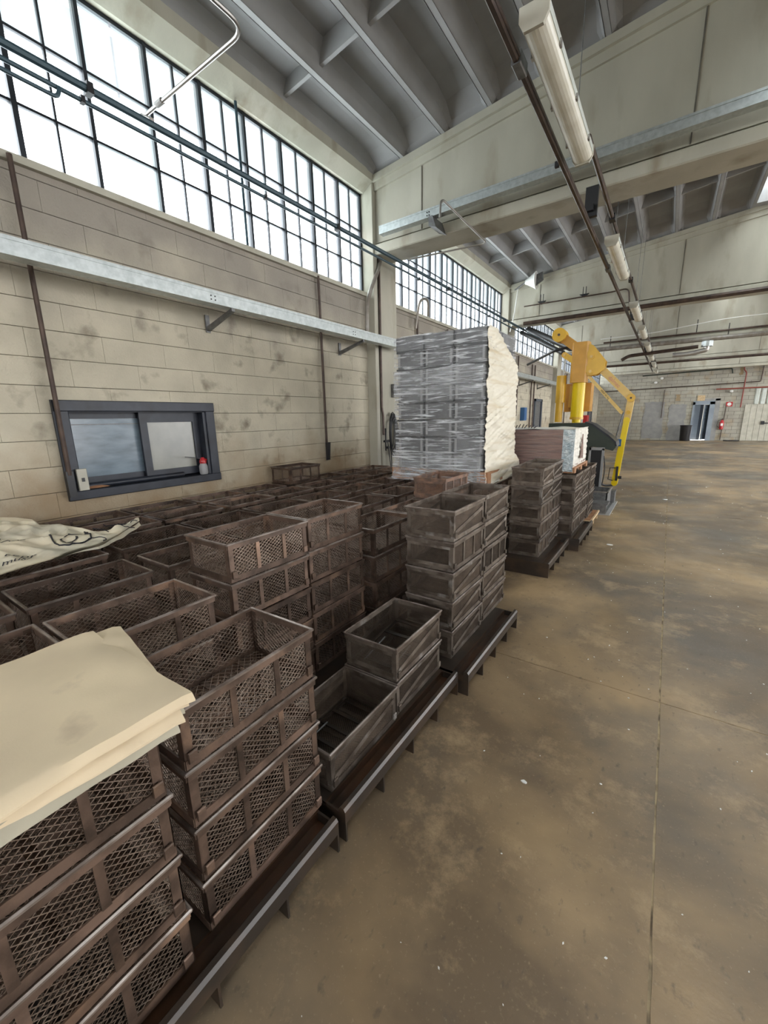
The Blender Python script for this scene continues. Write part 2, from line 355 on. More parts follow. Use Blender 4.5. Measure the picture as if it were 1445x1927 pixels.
# window bands
def window(idx, y0, y1, fine):
    w = thing('window_%d' % idx, None, None, kind='structure')
    MB().box(-3.99, y0, ZS-.03, -3.83, y1, ZS+.02).build('window_sill', M['concrete'], w)
    n = max(1, round((y1-y0)/.5)); st = (y1-y0)/n
    zs = [ZS+.02, 3.755, 4.20, ZT]
    fr = MB().box(-3.96, y0, ZS+.02, -3.91, y0+.03, ZT).box(-3.96, y1-.03, ZS+.02, -3.91, y1, ZT).box(-3.96, y0, ZT-.03, -3.91, y1, ZT).box(-3.96, y0, ZS+.02, -3.91, y1, ZS+.045)
    fr.build('window_frame', M['darksteel'], w)
    bars = MB(); panes = MB()
    for k in range(1, n):
        y = y0+st*k; th = .017 if k % 3 == 0 else .013
        b = MB().box(-3.97, y-th, ZS+.02, -3.905, y+th, ZT)
        if fine: b.build('mullion', M['darksteel'], w)
        else: bars.add(b)
    for k in range(n):
        y = y0+st*(k+.5)
        if idx == 2 and k in (4,): continue
        b = MB().box(-3.95, y-.007, ZS+.02, -3.92, y+.007, ZT)
        if fine: b.build('glazing_bar', M['darksteel'], w)
        else: bars.add(b)
    for z in zs[1:3]:
        b = MB().box(-3.953, y0, z-.009, -3.918, y1, z+.009)
        if fine: b.build('transom', M['darksteel'], w)
        else: bars.add(b)
    for k in range(2*n):
        for r in range(3):
            ya, yb = y0+st/2*k+.008, y0+st/2*(k+1)-.008
            if fine and rnd.random() < .06 and r == 0: pass
            b = MB().box(-3.937, ya, zs[r]+.008, -3.933, yb, zs[r+1]-.008)
            hz = (r == 2 and (k*7+idx) % 5 != 0) or (idx == 2 and k in (8, 9)) or (k*5+r) % 17 == 3
            if fine: b.build('pane', M['glasshazy'] if hz else M['glass'], w)
            else: panes.add(b)
    if not fine:
        bars.build('glazing_bars', M['darksteel'], w, kind='stuff'); panes.build('panes', M['glass'], w, kind='stuff')
for i, (a, b) in enumerate(bays): window(i+1, a, b, i in (1, 2))
# eaves beam over the windows and canopy outside
EB = MB().prism([(-4.07, ZT), (-3.86, ZT), (-3.70, ZT+.10), (-3.70, 4.93), (-4.07, 4.93)], -8, 30, 'y').build('trim_1', M['concrete'], kind='structure')
MB().prism([(-4.07, 4.80), (-4.07, 4.95), (-4.85, 4.83), (-4.85, 4.75)], -8, 30, 'y').build('roof_overhang', mat('weathered_grey_overhang', (.085,.10,.11), .9, col2=(.12,.13,.135), scale=2, world=True), kind='structure')
# ------------------------------------------------------------------ roof
def ztop(x): return 4.885 + .11*(x+3.226)         # underside of the ribs = top of the beams
RIDGE = 6.2
def zr(x): return ztop(x) if x <= RIDGE else ztop(2*RIDGE-x)
ceil = thing('ceiling', None, None, kind='structure')
P = .585; x0r = -3.226
beams_y = [-.67, 5.3, 11.27, 17.24, 23.21, 29.18]
spans = [(-6.6, -.70)] + [(beams_y[i]+.42, beams_y[i+1]+.02) for i in range(5)]
k = 0; ribx = []
x = x0r
while x < 15.9: ribx.append(x); x += P
def vault(xa, xb, dep, y0, y1, m):
    """one trough between two ribs: sloping flanks, flat soffit, rounded hipped ends"""
    za, zb = zr(xa), zr(xb); w = xb-xa
    prof = [(0, 0), (.06, dep*.55), (.15, dep*.97), (.5, dep*1.03), (.85, dep*.97), (.94, dep*.55), (1, 0)]
    ysn = [y0, y0+.06, y0+.22, y0+.45, y1-.45, y1-.22, y1-.06, y1]; hs = [.0, .35, .8, 1, 1, .8, .35, .0]
    n = len(m.v); c = len(prof)
    for y, h in zip(ysn, hs):
        for t, d in prof: m.v.append((xa+w*t, y, za+(zb-za)*t + d*max(h, .02)))
    for i in range(len(ysn)-1):
        for j in range(c-1): a = n+i*c+j; m.f.append((a, a+c, a+c+1, a+1))
sky_open = {}
for si, (y0, y1) in enumerate(spans):
    for ri in range(-1, len(ribx)-1):
        xa = -3.71 if ri < 0 else ribx[ri]+.03; xb = ribx[ri+1]-.03
        if xb-xa < .1: continue
        if si >= 1 and ribx[max(ri, 0)] > .85 and ri % 4 == 3: # glazed rooflight strip instead of a trough
            sl = MB(); za, zb = zr(xa)+.22, zr(xb)+.22
            n = len(sl.v); sl.v += [(xa-.02, y0+.25, za), (xb+.02, y0+.25, zb), (xb+.02, y1-.25, zb), (xa-.02, y1-.25, za)]; sl.f.append((0,1,2,3))
            sl.build('rooflight_pane', M['glasshazy'], ceil)
            MB().box(xa-.02, y0, zr(xa), xb+.02, y0+.25, zr(xb)+.25).box(xa-.02, y1-.25, zr(xa), xb+.02, y1, zr(xb)+.25).build('rooflight_curb', M['deck'], ceil)
            continue
        m = MB(); vault(xa, xb, .26 if ri >= 0 else .20, y0, y1, m); m.build('trough', M['deck'], ceil, smooth=False)
    MB().prism([(-3.69, zr(-3.69)+.07), (ribx[0]-.03, zr(ribx[0])+.07), (ribx[0]-.03, zr(ribx[0])+.26), (-3.69, zr(-3.69)+.26)], (y0+y1)/2+1.13, (y0+y1)/2+1.17, 'y').build('cross_rib', M['deck'], ceil)
    for ri, xr in enumerate(ribx):
        z = zr(xr)
        pr = [(xr-.030, z+.20), (xr-.026, z), (xr+.026, z), (xr+.030, z+.20)]
        MB().prism(pr, y0, y1, 'y').build('rib', M['deck'], ceil)
        if ri < len(ribx)-1 and (xr < 9):
            for yy in ((y0+y1)/2 + 1.15,):
                za, zb = zr(xr), zr(ribx[ri+1])
                n = [(xr+.03, za+.07), (ribx[ri+1]-.03, zb+.07), (ribx[ri+1]-.03, zb+.26), (xr+.03, za+.26)]
                if not (si >= 1 and xr > .85 and ri % 4 == 3): MB().prism(n, yy-.02, yy+.02, 'y').build('cross_rib', M['deck'], ceil)
# opaque deck closing the roof above (left open only over the rooflight strips)
dk = MB()
for ri in range(-1, len(ribx)-1):
    xa = -4.1 if ri < 0 else ribx[ri]; xb = ribx[ri+1]
    strips = [(-8, 30.2)]
    if xa > .85 and ri % 4 == 3: strips = [(-8, beams_y[1]-5.5)] + [(b-.2, b+.6) for b in beams_y]
    for (a, b) in strips:
        n = len(dk.v); za, zb = max(zr(max(xa, -3.5)), 4.9)+.30, zr(xb)+.30
        dk.v += [(xa,a,za),(xb,a,zb),(xb,b,zb),(xa,b,za),(xa,a,za+.1),(xb,a,zb+.1),(xb,b,zb+.1),(xa,b,za+.1)]
        dk.f += [tuple(n+i for i in q) for q in ((0,3,2,1),(4,5,6,7),(0,1,5,4),(1,2,6,5),(2,3,7,6),(3,0,4,7))]
dk.build('roof_deck', M['deck'], ceil)
# tapered roof beams
for bi, y in enumerate(beams_y):
    t = thing('roof_beam', None, None, kind='structure')
    XR = 15.9; pk = RIDGE
    MB().bbox(-3.72, y-.02, 3.87, XR, y+.42, 4.0, .012, 'x').build('bottom_flange', M['concrete'], t)
    def slab(z0f, z1f, ya, yb, name, xa=-3.72, xb=XR):
        m = MB(); pts = [q for q in (xa, pk, xb) if xa <= q <= xb] if xa < pk < xb else [xa, xb]
        n = len(m.v)
        for q in pts: m.v += [(q,ya,z0f(q)),(q,yb,z0f(q)),(q,yb,z1f(q)),(q,ya,z1f(q))]
        for i in range(len(pts)-1):
            a = n+4*i; b = a+4
            for j in range(4): e = (j+1) % 4; m.f.append((a+j, b+j, b+e, a+e))
        m.f.append((n,n+1,n+2,n+3)); m.f.append(tuple(n+4*(len(pts)-1)+j for j in (3,2,1,0)))
        m.build(name, M['concrete'], t)
    slab(lambda q: 4.025, lambda q: zr(q)-.17, y+.02, y+.38, 'web')
    slab(lambda q: 3.999, lambda q: 4.026, y+.10, y+.30, 'groove')
    slab(lambda q: zr(q)-.171, lambda q: zr(q)-.08, y-.01, y+.41, 'top_flange')
    slab(lambda q: zr(q)-.081, lambda q: zr(q)+.0, y-.05, y+.45, 'bearing_strip')
    for q in (-2.97, -.12, 2.7, 5.4, 8.2):
        MB().box(q-.006, y+.012, 4.03, q+.006, y+.03, zr(q)-.17).build('joint', M['mortar'], t)
# ------------------------------------------------------------------ far wall
fw = MB().box(-4.07, 29.82, 0, 1.02, 30.1, 7).box(2.0, 29.82, 0, 16.2, 30.1, 7).box(1.02, 29.82, 2.15, 2.0, 30.1, 7)
M['block2'] = mat('far_block_wall', (.44,.42,.35), .85, col2=(.33,.31,.26), scale=1.2, world=True, bump=.3, bscale=40, dirt=(.36,.30,.21), dscale=2.2, dlim=(.55,.72))
fwall = fw.build('wall_back', M['mortar'], kind='structure')
m = MB(); z = 0; row = 0
while z < 6.3:
    x = -3.87 - (.25 if row % 2 else 0)
    while x < 12:
        xa, xb = max(x, -3.87)+.006, x+.5-.006
        for (qa, qb) in ([(xa, min(xb, 1.02)), (max(xa, 2.0), xb)] if z < 2.15 else [(xa, xb)]):
            if qb-qa > .03: m.box(qa, 29.80+rnd.uniform(0,.004), z+.006, qb, 29.83, z+.194)
        x += .5
    z += .2; row += 1
m.build('block_courses', M['block2'], fwall, kind='stuff')
def rough_patch(x0, x1, z0, z1, mt, name, par, jit=.06):
    pts = []; n = 9
    for i in range(n): pts.append((x0+(x1-x0)*i/n, z0))
    for i in range(n): pts.append((x1+rnd.uniform(-jit, jit), z0+(z1-z0)*i/n))
    for i in range(n): pts.append((x1-(x1-x0)*i/n, z1+rnd.uniform(-jit, jit)*.6))
    for i in range(n): pts.append((x0+rnd.uniform(-jit, jit), z1-(z1-z0)*i/n))
    m = MB(); m.prism(pts, 29.785, 29.81, 'y'); return m.build(name, mt, par)
rough_patch(-1.33, -.32, 0.1, 2.22, M['greypatch'], 'cement_patch', fwall)
rough_patch(-.05, .75, 0.0, 2.05, M['greypatch'], 'cement_patch', fwall)
rough_patch(-2.4, -1.95, 0.0, 1.7, M['greypatch'], 'cement_patch', fwall)
rough_patch(.18, .38, 2.25, 2.6, M['stain'], 'rust_stain', fwall, .04)
rough_patch(2.85, 3.0, 3.5, 4.1, M['stain'], 'rust_stain', fwall, .03)
# far doorway with blue-grey frame and half-open leaf
d = thing('door_1', None, None, kind='structure')
MB().box(1.02, 29.72, 0, 1.12, 30.4, 2.15).box(1.78, 29.72, 0, 2.0, 30.4, 2.15).box(1.02, 29.72, 2.0, 2.0, 30.4, 2.2).build('door_frame', M['doorblue'], d)
MB().box(2.0, 29.76, 0, 2.22, 29.81, 2.3).box(1.5, 29.76, 2.2, 2.22, 29.81, 2.32).build('rendered_surround', M['greypatch'], d)
MB().box(1.12, 30.35, 0, 1.40, 30.38, 2.0).build('door_leaf', M['doorblue'], d)
MB().prism([(1.58, 29.75), (1.79, 30.2), (1.75, 30.22), (1.54, 29.77)], .05, 1.98, 'z').build('open_leaf', M['doorblue'], d)
lf = MB(); 
for k in range(4): lf.prism([(1.60+.0, 29.735), (1.70, 29.95), (1.695, 29.96), (1.595, 29.745)], 1.15+k*.17, 1.15+k*.17+.12, 'z')
lf.build('leaf_window', M['glass'], d)
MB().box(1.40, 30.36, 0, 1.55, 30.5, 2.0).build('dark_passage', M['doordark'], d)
MB().box(1.02, 31.2, 0, 2.1, 31.25, 2.2).build('passage_wall', M['corrcream'], d)
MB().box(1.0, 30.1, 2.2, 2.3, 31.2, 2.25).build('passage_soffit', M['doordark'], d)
# corrugated sliding door at the far right and pale cladding above it
cd_ = thing('door_2', None, None, kind='structure')
cor = MB(); x = 3.62
while x < 8.5:
    MB().prism([(x, 29.79), (x+.04, 29.74), (x+.16, 29.74), (x+.20, 29.79)], 1.95, 2.75, 'z').build('cladding_rib', M['corr'], cd_); x += .25
x = 3.3
while x < 8.5:
    MB().box(x, 29.74, .02, x+.235, 29.80, 1.93).build('board', M['corrcream'], cd_); x += .245
MB().bar((4.1, 29.70, .95), (6.0, 29.70, .95), .025, 6).box(4.05, 29.66, .88, 4.18, 29.74, 1.06).build('push_bar', M['black'], cd_)
# right wall (outside the picture): high ribbon window and open loading doors let the daylight in
MB().box(-4.07, -8.3, 0, 16.3, -8.0, 3.3).box(-4.07, -8.3, 4.9, 16.3, -8.0, 7).build('wall_front', M['concrete'], kind='structure')  # unseen wall behind camera; its high opening is added to light camera-facing sides
rw = MB().box(16.0, -8, 0, 16.3, 3.5, 4.0).box(16.0, 8.5, 0, 16.3, 11.5, 4.0).box(16.0, 28, 0, 16.3, 30.2, 4.0).build('wall_right', M['concrete'], kind='structure')
# ------------------------------------------------------------------ black hatch window in the block wall
h = thing('window_7', None, None, kind='structure')
y0, y1, z0, z1 = 1.20, 2.55, 1.01, 1.79; fwid = .085
MB().bbox(-3.885, y0, z1-fwid, -3.835, y1, z1, .006, 'y').build('window_frame', M['navy'], h)
MB().bbox(-3.885, y0, z0, -3.835, y1, z0+.075, .006, 'y').build('window_frame', M['navy'], h)
MB().bbox(-3.885, y0, z0+.07, -3.84, y0+.10, z1-fwid, .006, 'z').build('window_frame', M['navy'], h)
MB().bbox(-3.885, y1-.09, z0+.07, -3.84, y1, z1-fwid, .006, 'z').build('window_frame', M['navy'], h)
MB().box(-4.10, 1.29, z0+.03, -3.85, 2.47, z0+.075).build('window_sill', M['navy'], h)
MB().box(-4.10, 1.24, 1.06, -3.86, 1.30, 1.74).box(-4.10, 2.43, 1.06, -3.86, 2.51, 1.74).box(-4.10, 1.24, 1.70, -3.86, 2.51, 1.74).build('reveal', M['navy'], h)
def sash(ya, yb, x, gm, wd, top):
    s = MB().box(x-.03, ya, 1.10, x, ya+wd, 1.70).box(x-.03, yb-wd, 1.10, x, yb, 1.70).box(x-.03, ya+wd, 1.70-top, x, yb-wd, 1.70).box(x-.03, ya+wd, 1.10, x, yb-wd, 1.10+.07).build('sash', M['navy'], h)
    MB().box(x-.02, ya+wd, 1.165, x-.014, yb-wd, 1.70-top).build('pane', gm, s)
sash(1.30, 1.92, -3.99, M['frost'], .03, .05)
sash(1.86, 2.43, -3.945, M['frostpale'], .065, .09)
MB().box(-4.012, 1.33, 1.60, -3.99, 1.89, 1.606).build('sash_rail', M['galvdark'], h)
MB().box(-3.96, 2.29, 1.175, -3.9595, 2.365, 1.60).build('pale_strip', M['corrcream'], h)
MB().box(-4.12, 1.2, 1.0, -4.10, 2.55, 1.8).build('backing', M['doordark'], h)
MB().bar((-3.93, 1.31, 1.105), (-3.93, 2.2, 1.105), .022, 10).build('sill_pipe', M['navy'], h, smooth=True)
# small pump sprayer on the hatch sill
sp = thing('pump_sprayer', 'small clear pump sprayer bottle with red top standing on the dark hatch sill', 'sprayer', (-3.875, 2.385, 1.086))
def lathe(prof, n=14):
    m = MB()
    for r, z in prof:
        for i in range(n): m.v.append((r*math.cos(2*PI*i/n), r*math.sin(2*PI*i/n), z))
    for j in range(len(prof)-1):
        for i in range(n): e = (i+1) % n; m.f.append((j*n+i, j*n+e, (j+1)*n+e, (j+1)*n+i))
    m.f.append(tuple(range(n))[::-1]); m.f.append(tuple((len(prof)-1)*n+i for i in range(n))); return m
lathe([(.028,0),(.032,.01),(.032,.06),(.022,.085)]).build('bottle', M['greyrib'], sp, smooth=True)
lathe([(.024,.083),(.026,.10),(.02,.115),(.012,.13)]).build('pump_head', M['red'], sp, smooth=True)
MB().path(arc([(0,.02,.115),(0,.055,.10),(0,.062,.05),(0,.045,.03)], .02), .005, 6).build('handle', M['red'], sp)
MB().path([(0,-.01,.12),(0,-.07,.135),(0,-.14,.145)], .003, 5).build('nozzle', M['black'], sp)
sp.scale = (1.3,1.3,1.3)
bd = thing('rag', 'small brown rag bundle lying at one end of the dark hatch sill', 'rag', (-3.93, 1.42, 1.075))
m = lathe([(.0,0),(.07,.002),(.075,.012),(.05,.028),(.01,.034)], 18); m.v = [(x*.5, y*1.5, z) for x, y, z in m.v]; m.build('rag_cloth', M['wood'], bd, smooth=True)
# ------------------------------------------------------------------ wall services
def pipe(name, label, cat, pts, r, mt, n=8, rad=.08, group=None, extras=None, smooth=True):
    t = thing(name, label, cat, tuple(pts[0]), group=group); o = Vector(pts[0])
    MB().path([p-o for p in arc(pts, rad)], r, n).build('tube', mt, t, smooth=smooth)
    for e in (extras or []):
        mb, nm, mm = e; mb.v = [(x-o.x, y-o.y, z-o.z) for x, y, z in mb.v]; mb.build(nm, mm, t)
    return t
def clips(pts, r, mt, name='clip'):
    out = []
    for p in pts: out.append((MB().box(p[0]-r, p[1]-r*.6, p[2]-r, p[0]+r, p[1]+r*.6, p[2]+r), name, mt))
    return out
def tray(label, y0, y1, zb, brs):
    t = thing('cable_trunking', label, 'trunking', (-3.50, y0, zb))
    L_ = y1-y0
    MB().prism([(-.06,0),(.06,0),(.06,.10),(.05,.10),(.05,.012),(-.05,.012),(-.05,.10),(-.06,.10)], 0, L_, 'y').build('channel', M['galv'], t)
    MB().box(-.062, 0, .10, .064, L_, .108).box(.06, 0, .085, .066, L_, .108).build('cover', M['galv'], t)
    k = 2.5
    while k < L_:
        s = MB()
        for a, b in ((-.02,.03),(.02,.03),(-.02,.06),(.02,.06)): s.bar((.058, k+a, b), (.064, k+a, b), .006, 8)
        s.build('joint_screws', M['black'], t, kind='stuff'); k += 2.0
    for y in brs:
        yy = y-y0
        b = MB().box(-.366, yy-.022, -.16, -.354, yy+.022, .0).prism([(-.356,-.15),(-.356,-.11),(.06,-.003),(.06,-.03)], yy-.018, yy+.018, 'y').build('bracket', M['galvdark'], t)
        ho = MB()
        for q in range(5): ho.box(-.19+q*.045, yy+.0181, -.085+q*.0145, -.165+q*.045, yy+.0195, -.077+q*.0145)
        ho.build('slots', M['black'], b, kind='stuff')
    return t
tray('long galvanised trunking on brackets along the wall over the dark hatch', -.1, 5.7, 2.625, (2.6, 4.6))
tray('galvanised trunking continuing along the wall behind the film-wrapped pile', 5.9, 17.0, 2.625, (6.7, 8.7, 10.7, 12.9, 15))
pipe('drop_pipe', 'rusty brown vertical pipe dropping past the edge of the dark hatch', 'pipe', [(-3.80,1.225,3.36),(-3.80,1.215,1.22)], .017, M['pipe'], extras=[(MB().box(-3.83,1.19,1.05,-3.79,1.24,1.25), 'pull_box', M['black'])])
sw = thing('switch_box', 'pale wall switch box at the lower corner of the dark hatch frame', 'switch', (-3.83, 1.30, 1.09)); MB().bbox(0,-.035,0,.03,.035,.17,.004,'z').build('body', M['corrcream'], sw); MB().box(.03,-.01,.07,.036,.01,.10).build('toggle', M['black'], sw)
pipe('drop_pipe', 'rusty brown vertical pipe ending mid-wall between dark hatch and concrete column', 'pipe', [(-3.83,4.205,3.36),(-3.83,4.205,1.30)], .016, M['pipe'], extras=[(MB().prism([(-3.84,1.06),(-3.82,1.06),(-3.80,1.30),(-3.84,1.30)], 4.19, 4.25, 'y'), 'hook', M['black'])])
pipe('drop_pipe', 'thin dark conduit running down the corner of the first concrete column', 'pipe', [(-3.70,5.36,4.3),(-3.70,5.36,1.75),(-3.69,5.38,1.65),(-3.69,5.38,1.35)], .018, M['pipe'])
pipe('overflow_pipe', 'pale curved pipe bending off the top of the first concrete column', 'pipe', [(-3.70,5.46,3.99),(-3.69,5.34,3.70),(-3.69,5.13,3.39),(-3.69,5.03,3.17),(-3.69,5.02,2.80)], .028, M['pipegrey'], rad=.2)
for (y, zt, zb_) in ((6.7,3.3,2.2),(7.9,3.3,2.4),(8.8,3.3,2.5)):
    pipe('drop_pipe', None, None, [(-3.83,y,zt),(-3.83,y,zb_)], .02, M['pipe'])
for y, lb in ((6.7,'first'),(7.9,'second'),(8.8,'third')): pass
for o in [q for q in COL.objects if q.name.startswith('drop_pipe') and q.parent is None and 'label' not in q]:
    n_ = {6.7:'dark vertical pipe just beyond the first concrete column, above the wrapped pile', 7.9:'dark vertical pipe midway along the wall above the wrapped pile', 8.8:'dark vertical pipe farther along the wall above the wrapped pile corner'}[round(o.location.y,1)]
    o['label'] = n_; o['category'] = 'pipe'
pipe('bent_pipe', 'pale pipe looping over the window sill beyond the first column', 'pipe', [(-3.78,6.55,3.1),(-3.70,6.55,3.55),(-3.70,6.85,3.62),(-3.78,7.0,3.38)], .022, M['pipegrey'], rad=.2)
# the three long pipes in front of the windows
pipe('service_pipe', 'thick dark blue-green pipe running along in front of the windows, upper one', 'pipe', [(-3.40,-1.5,3.745),(-3.40,29,3.84)], .024, M['bluepipe'], extras=clips([(-3.40,y,3.755) for y in (1.6,4.1,7,10,13)], .032, M['black']))
pipe('service_pipe', 'thinner dark pipe running just below the thick one in front of the windows', 'pipe', [(-3.40,-1.5,3.665),(-3.40,29,3.70)], .014, M['bluepipe'], extras=clips([(-3.40,y,3.672) for y in (1.55,3.05,6,9)], .02, M['black']))
pipe('service_pipe', 'short dark pipe stub turned up under the two long window pipes', 'pipe', [(-3.38,-1.0,3.60),(-3.38,1.40,3.60),(-3.38,1.42,3.665)], .012, M['bluepipe'], rad=.05)
pipe('conduit', 'bare metal conduit bent out from the window pipes under the ceiling, over the hatch', 'conduit', [(-3.50,2.01,3.84),(-2.32,2.03,3.86),(-2.30,-.3,3.86)], .013, M['conduit'], rad=.12, extras=[(MB().bar((-3.40,2.01,3.78),(-3.52,2.01,3.85),.02,8), 'elbow', M['conduit']),(MB().bar((-3.31,2.012,3.845),(-3.24,2.014,3.846),.02,8),'coupling',M['conduit'])])
pipe('conduit', 'bare metal conduit bent out beside the first roof beam toward its trunking', 'conduit', [(-3.40,5.68,3.85),(-2.26,5.82,3.85),(-2.24,4.42,3.85),(-2.24,4.40,3.66)], .011, M['conduit'], rad=.1)
pipe('post_pipe', 'dark double upright pipe standing against the first window band', 'pipe', [(-3.845,3.16,4.655),(-3.845,3.16,3.392)], .014, M['bluepipe'])
# trunking along the first roof beam
t = thing('beam_trunking', 'galvanised trunking fixed along the face of the first roof beam', 'trunking', (-3.45, 5.02, 3.985))
MB().box(0,0,0,8.5,.10,.085).build('channel', M['galv'], t); MB().box(0,-.006,.075,8.5,.10,.095).build('cover', M['galv'], t)
s = MB()
for a in (0,.03):
    for b in (.02,.055): s.bar((.72+a,-.001,b),(.72+a,-.008,b),.007,8)
s.build('joint_screws', M['black'], t, kind='stuff')
t.rotation_euler.y = -.014
for q in (.75,): MB().prism([(q,-.10),(q+.10,-.14),(q+.05,.0),(q,.0)], -.02, .28, 'y').build('bracket', M['galvdark'], t)
# hose coil and boxes by the first column
t = thing('hose_coil', 'coil of black hose hanging on the wall beside the wrapped pile', 'hose', (-3.68, 5.60, 1.40))
for k in range(7):
    rx, rz = .07+.008*k, .25+.03*(k % 4); c = Vector((.02+.012*(k % 3), .01*k-.03, -.03*k*.5))
    MB().path([c+Vector((0, rx*math.cos(a*2*PI/20), rz*math.sin(a*2*PI/20))) for a in range(21)], .009, 6).build('loop', M['black'], t)
MB().path([(.03,-.06,.1),(.03,-.07,-.3),(.03,-.06,-.65)], .008, 6).build('hose_tail', M['black'], t)
t = thing('junction_box', 'small dark junction box on the first column above the hose coil', 'box', (-3.714,5.70,1.93)); MB().bbox(0,-.05,0,.06,.06,.2,.006,'z').build('body', M['galvdark'], t); MB().box(.06,-.03,.05,.066,.04,.15).build('lid', M['greybox'], t)
t = thing('air_valve', 'cluster of dark air valves low on the first concrete column', 'valve', (-3.68,5.42,1.15)); MB().bar((0,0,-.05),(0,0,.3),.012,8).build('pipe', M['black'], t); MB().bar((0,-.04,.1),(0,.10,.1),.02,8).bar((.0,.02,.0),(.05,.02,.0),.02,8).build('valve_body', M['black'], t); MB().path([(.0,.06,.08),(.02,.10,-.3),(.0,.08,-.95)], .008,6).build('hose', M['black'], t)
# bay 3 and 4 wall items
def vbox(name, label, cat, y0, y1, z0, z1, mt, dep=.06, x=-3.868, extra=None):
    t = thing(name, label, cat, (x, y0, z0)); MB().bbox(0,0,0,dep,y1-y0,z1-z0,.008,'x').build('body', mt, t)
    MB().box(dep,.02,.03,dep+.008,(y1-y0)-.02,(z1-z0)-.03).build('cover', mt, t); return t
vbox('electrical_box', 'blue electrical box on the block wall behind the plank crate', 'electrical box', 13.2, 13.5, 1.45, 1.85, M['blue'], .12)
for (n_, a, b, c) in ((3, 14.6, 15.6, 2.15), (4, 26.0, 27.3, 2.2)):
    dd = thing('door_%d' % n_, None, None, kind='structure')
    MB().box(-3.875, a, 0, -3.80, a+.12, c).box(-3.875, b-.12, 0, -3.80, b, c).box(-3.875, a, c-.08, -3.80, b, c).build('door_frame', M['doordark'], dd); MB().box(-3.872, a+.12, 0, -3.84, b-.12, c-.08).build('door_leaf', M['greybox'] if n_ == 4 else M['galvdark'], dd)
for i, (y, zt, zb_, lb) in enumerate(((12.6,3.3,1.6,'thin dark pipe dropping down the third bay of block wall'),(14.1,3.2,1.0,'dark pipe dropping beside the blue electrical box'),(14.45,3.2,1.2,'second dark pipe beside the blue electrical box'),(19.5,3.3,1.1,'dark pipe dropping behind the yellow lifting arm'),(21.2,3.3,1.4,'far dark pipe dropping behind the yellow lifting arm'))):
    pipe('drop_pipe', lb, 'pipe', [(-3.82,y,zt),(-3.82,y,zb_)], .022, M['pipe'])
t = vbox('hose_reel_cabinet', 'red fire hose cabinet on the wall beyond the yellow arm', 'fire cabinet', 24.6, 25.3, .85, 1.55, M['red'], .2)
# siren horn on bay-2 window corner
t = thing('horn_speaker', 'white cone horn mounted high at the end of the second window band', 'speaker', (-3.25, 10.95, 4.75))
m = lathe([(.05,0),(.07,.05),(.16,.2),(.2,.26)], 16); m.v = [(z, x, y) for x, y, z in m.v]; m.build('horn', M['white'], t, smooth=True); MB().prism([(.26,-.12),(.42,-.02),(.40,.16),(.26,.12)], -.02,.02,'y').build('flap', M['galvdark'], t); MB().bar((0,0,0),(-.33,.28,-.05),.02,6).build('bracket', M['galvdark'], t)
pipe('white_cable', 'white cable hanging down the second concrete column', 'cable', [(-3.5,11.2,4.7),(-3.55,11.15,4.1),(-3.62,11.1,3.7)], .012, M['white'], rad=.3)
# pipes across the hall under the beams
def crosspipe(label, x0, x1, y, z, r, mt, hang=(), slope=0.0):
    ex = []
    for q in hang: ex.append((MB().bar((q,y,z),(q,y,z+.4),.012,6), 'hanger', M['black']))
    return pipe('cross_pipe', label, 'pipe', [(x0,y,z),(x1,y,z+slope)], r, mt, extras=ex)
crosspipe('brown pipe crossing the hall under the second roof beam', -3.3, 14, 11.15, 3.86, .045, M['pipe'], ())
crosspipe('thick grey-brown pipe crossing the hall under the third roof beam', -2.6, 14, 17.05, 3.83, .07, M['pipegrey'], (-2.0,1.2,2.3))
crosspipe('brown pipe lying just above the thick pipe under the third beam', -2.2, 14, 16.95, 4.02, .03, M['pipe'], (-1.2,.4))
crosspipe('dark pipe crossing under the fourth roof beam', -3.3, 14, 23.0, 3.80, .05, M['pipe'], ())
crosspipe('thin conduit clipped along the face of the second roof beam', -3.3, -1.35, 11.12, 4.25, .015, M['pipe'])
for q, lb in ((-2.9,'small bracket pair on the second beam next to the column'),(-1.95,'small bracket pair on the second beam above the yellow arm')):
    t = thing('clip_bracket', lb, 'bracket', (q,11.2,4.32)); MB().bar((-.03,0,0),(-.03,0,.16),.008,6).bar((.03,0,0),(.03,0,.16),.008,6).build('rods', M['black'], t); MB().prism([(-.10,0),(.10,0),(0,-.07)],-.04,.02,'y').build('plate', M['black'], t)
pipe('conduit', 'conduit loop dropping from the second beam to the lamp row', 'conduit', [(-1.4,11.12,4.25),(-1.05,11.12,4.27),(-1.0,11.12,3.9)], .015, M['pipe'], rad=.1)
t = pipe('exhaust_duct', 'silver elbowed duct hanging under the third roof beam', 'duct', [(.72,17.0,3.62),(.72,17.0,3.50),(.3,17.0,3.42),(-.15,17.0,3.42)], .07, M['conduit'], n=10, rad=.15, extras=[(MB().bar((.72,17,3.60),(.72,17,3.755),.15,12),'drum',M['galv'])])
pipe('exhaust_pipe', 'dark pipe with rounded end below the third roof beam', 'pipe', [(.5,17.0,3.62),(-1.4,17.0,3.52),(-1.6,17.0,3.40)], .055, M['pipe'], rad=.15)
pipe('ceiling_cable', 'thin white cable strung along the third roof beam', 'cable', [(-2.3,16.9,4.15),(-.8,16.9,4.16),(1.1,16.9,4.35),(4,16.9,4.32)], .012, M['white'], rad=.4)
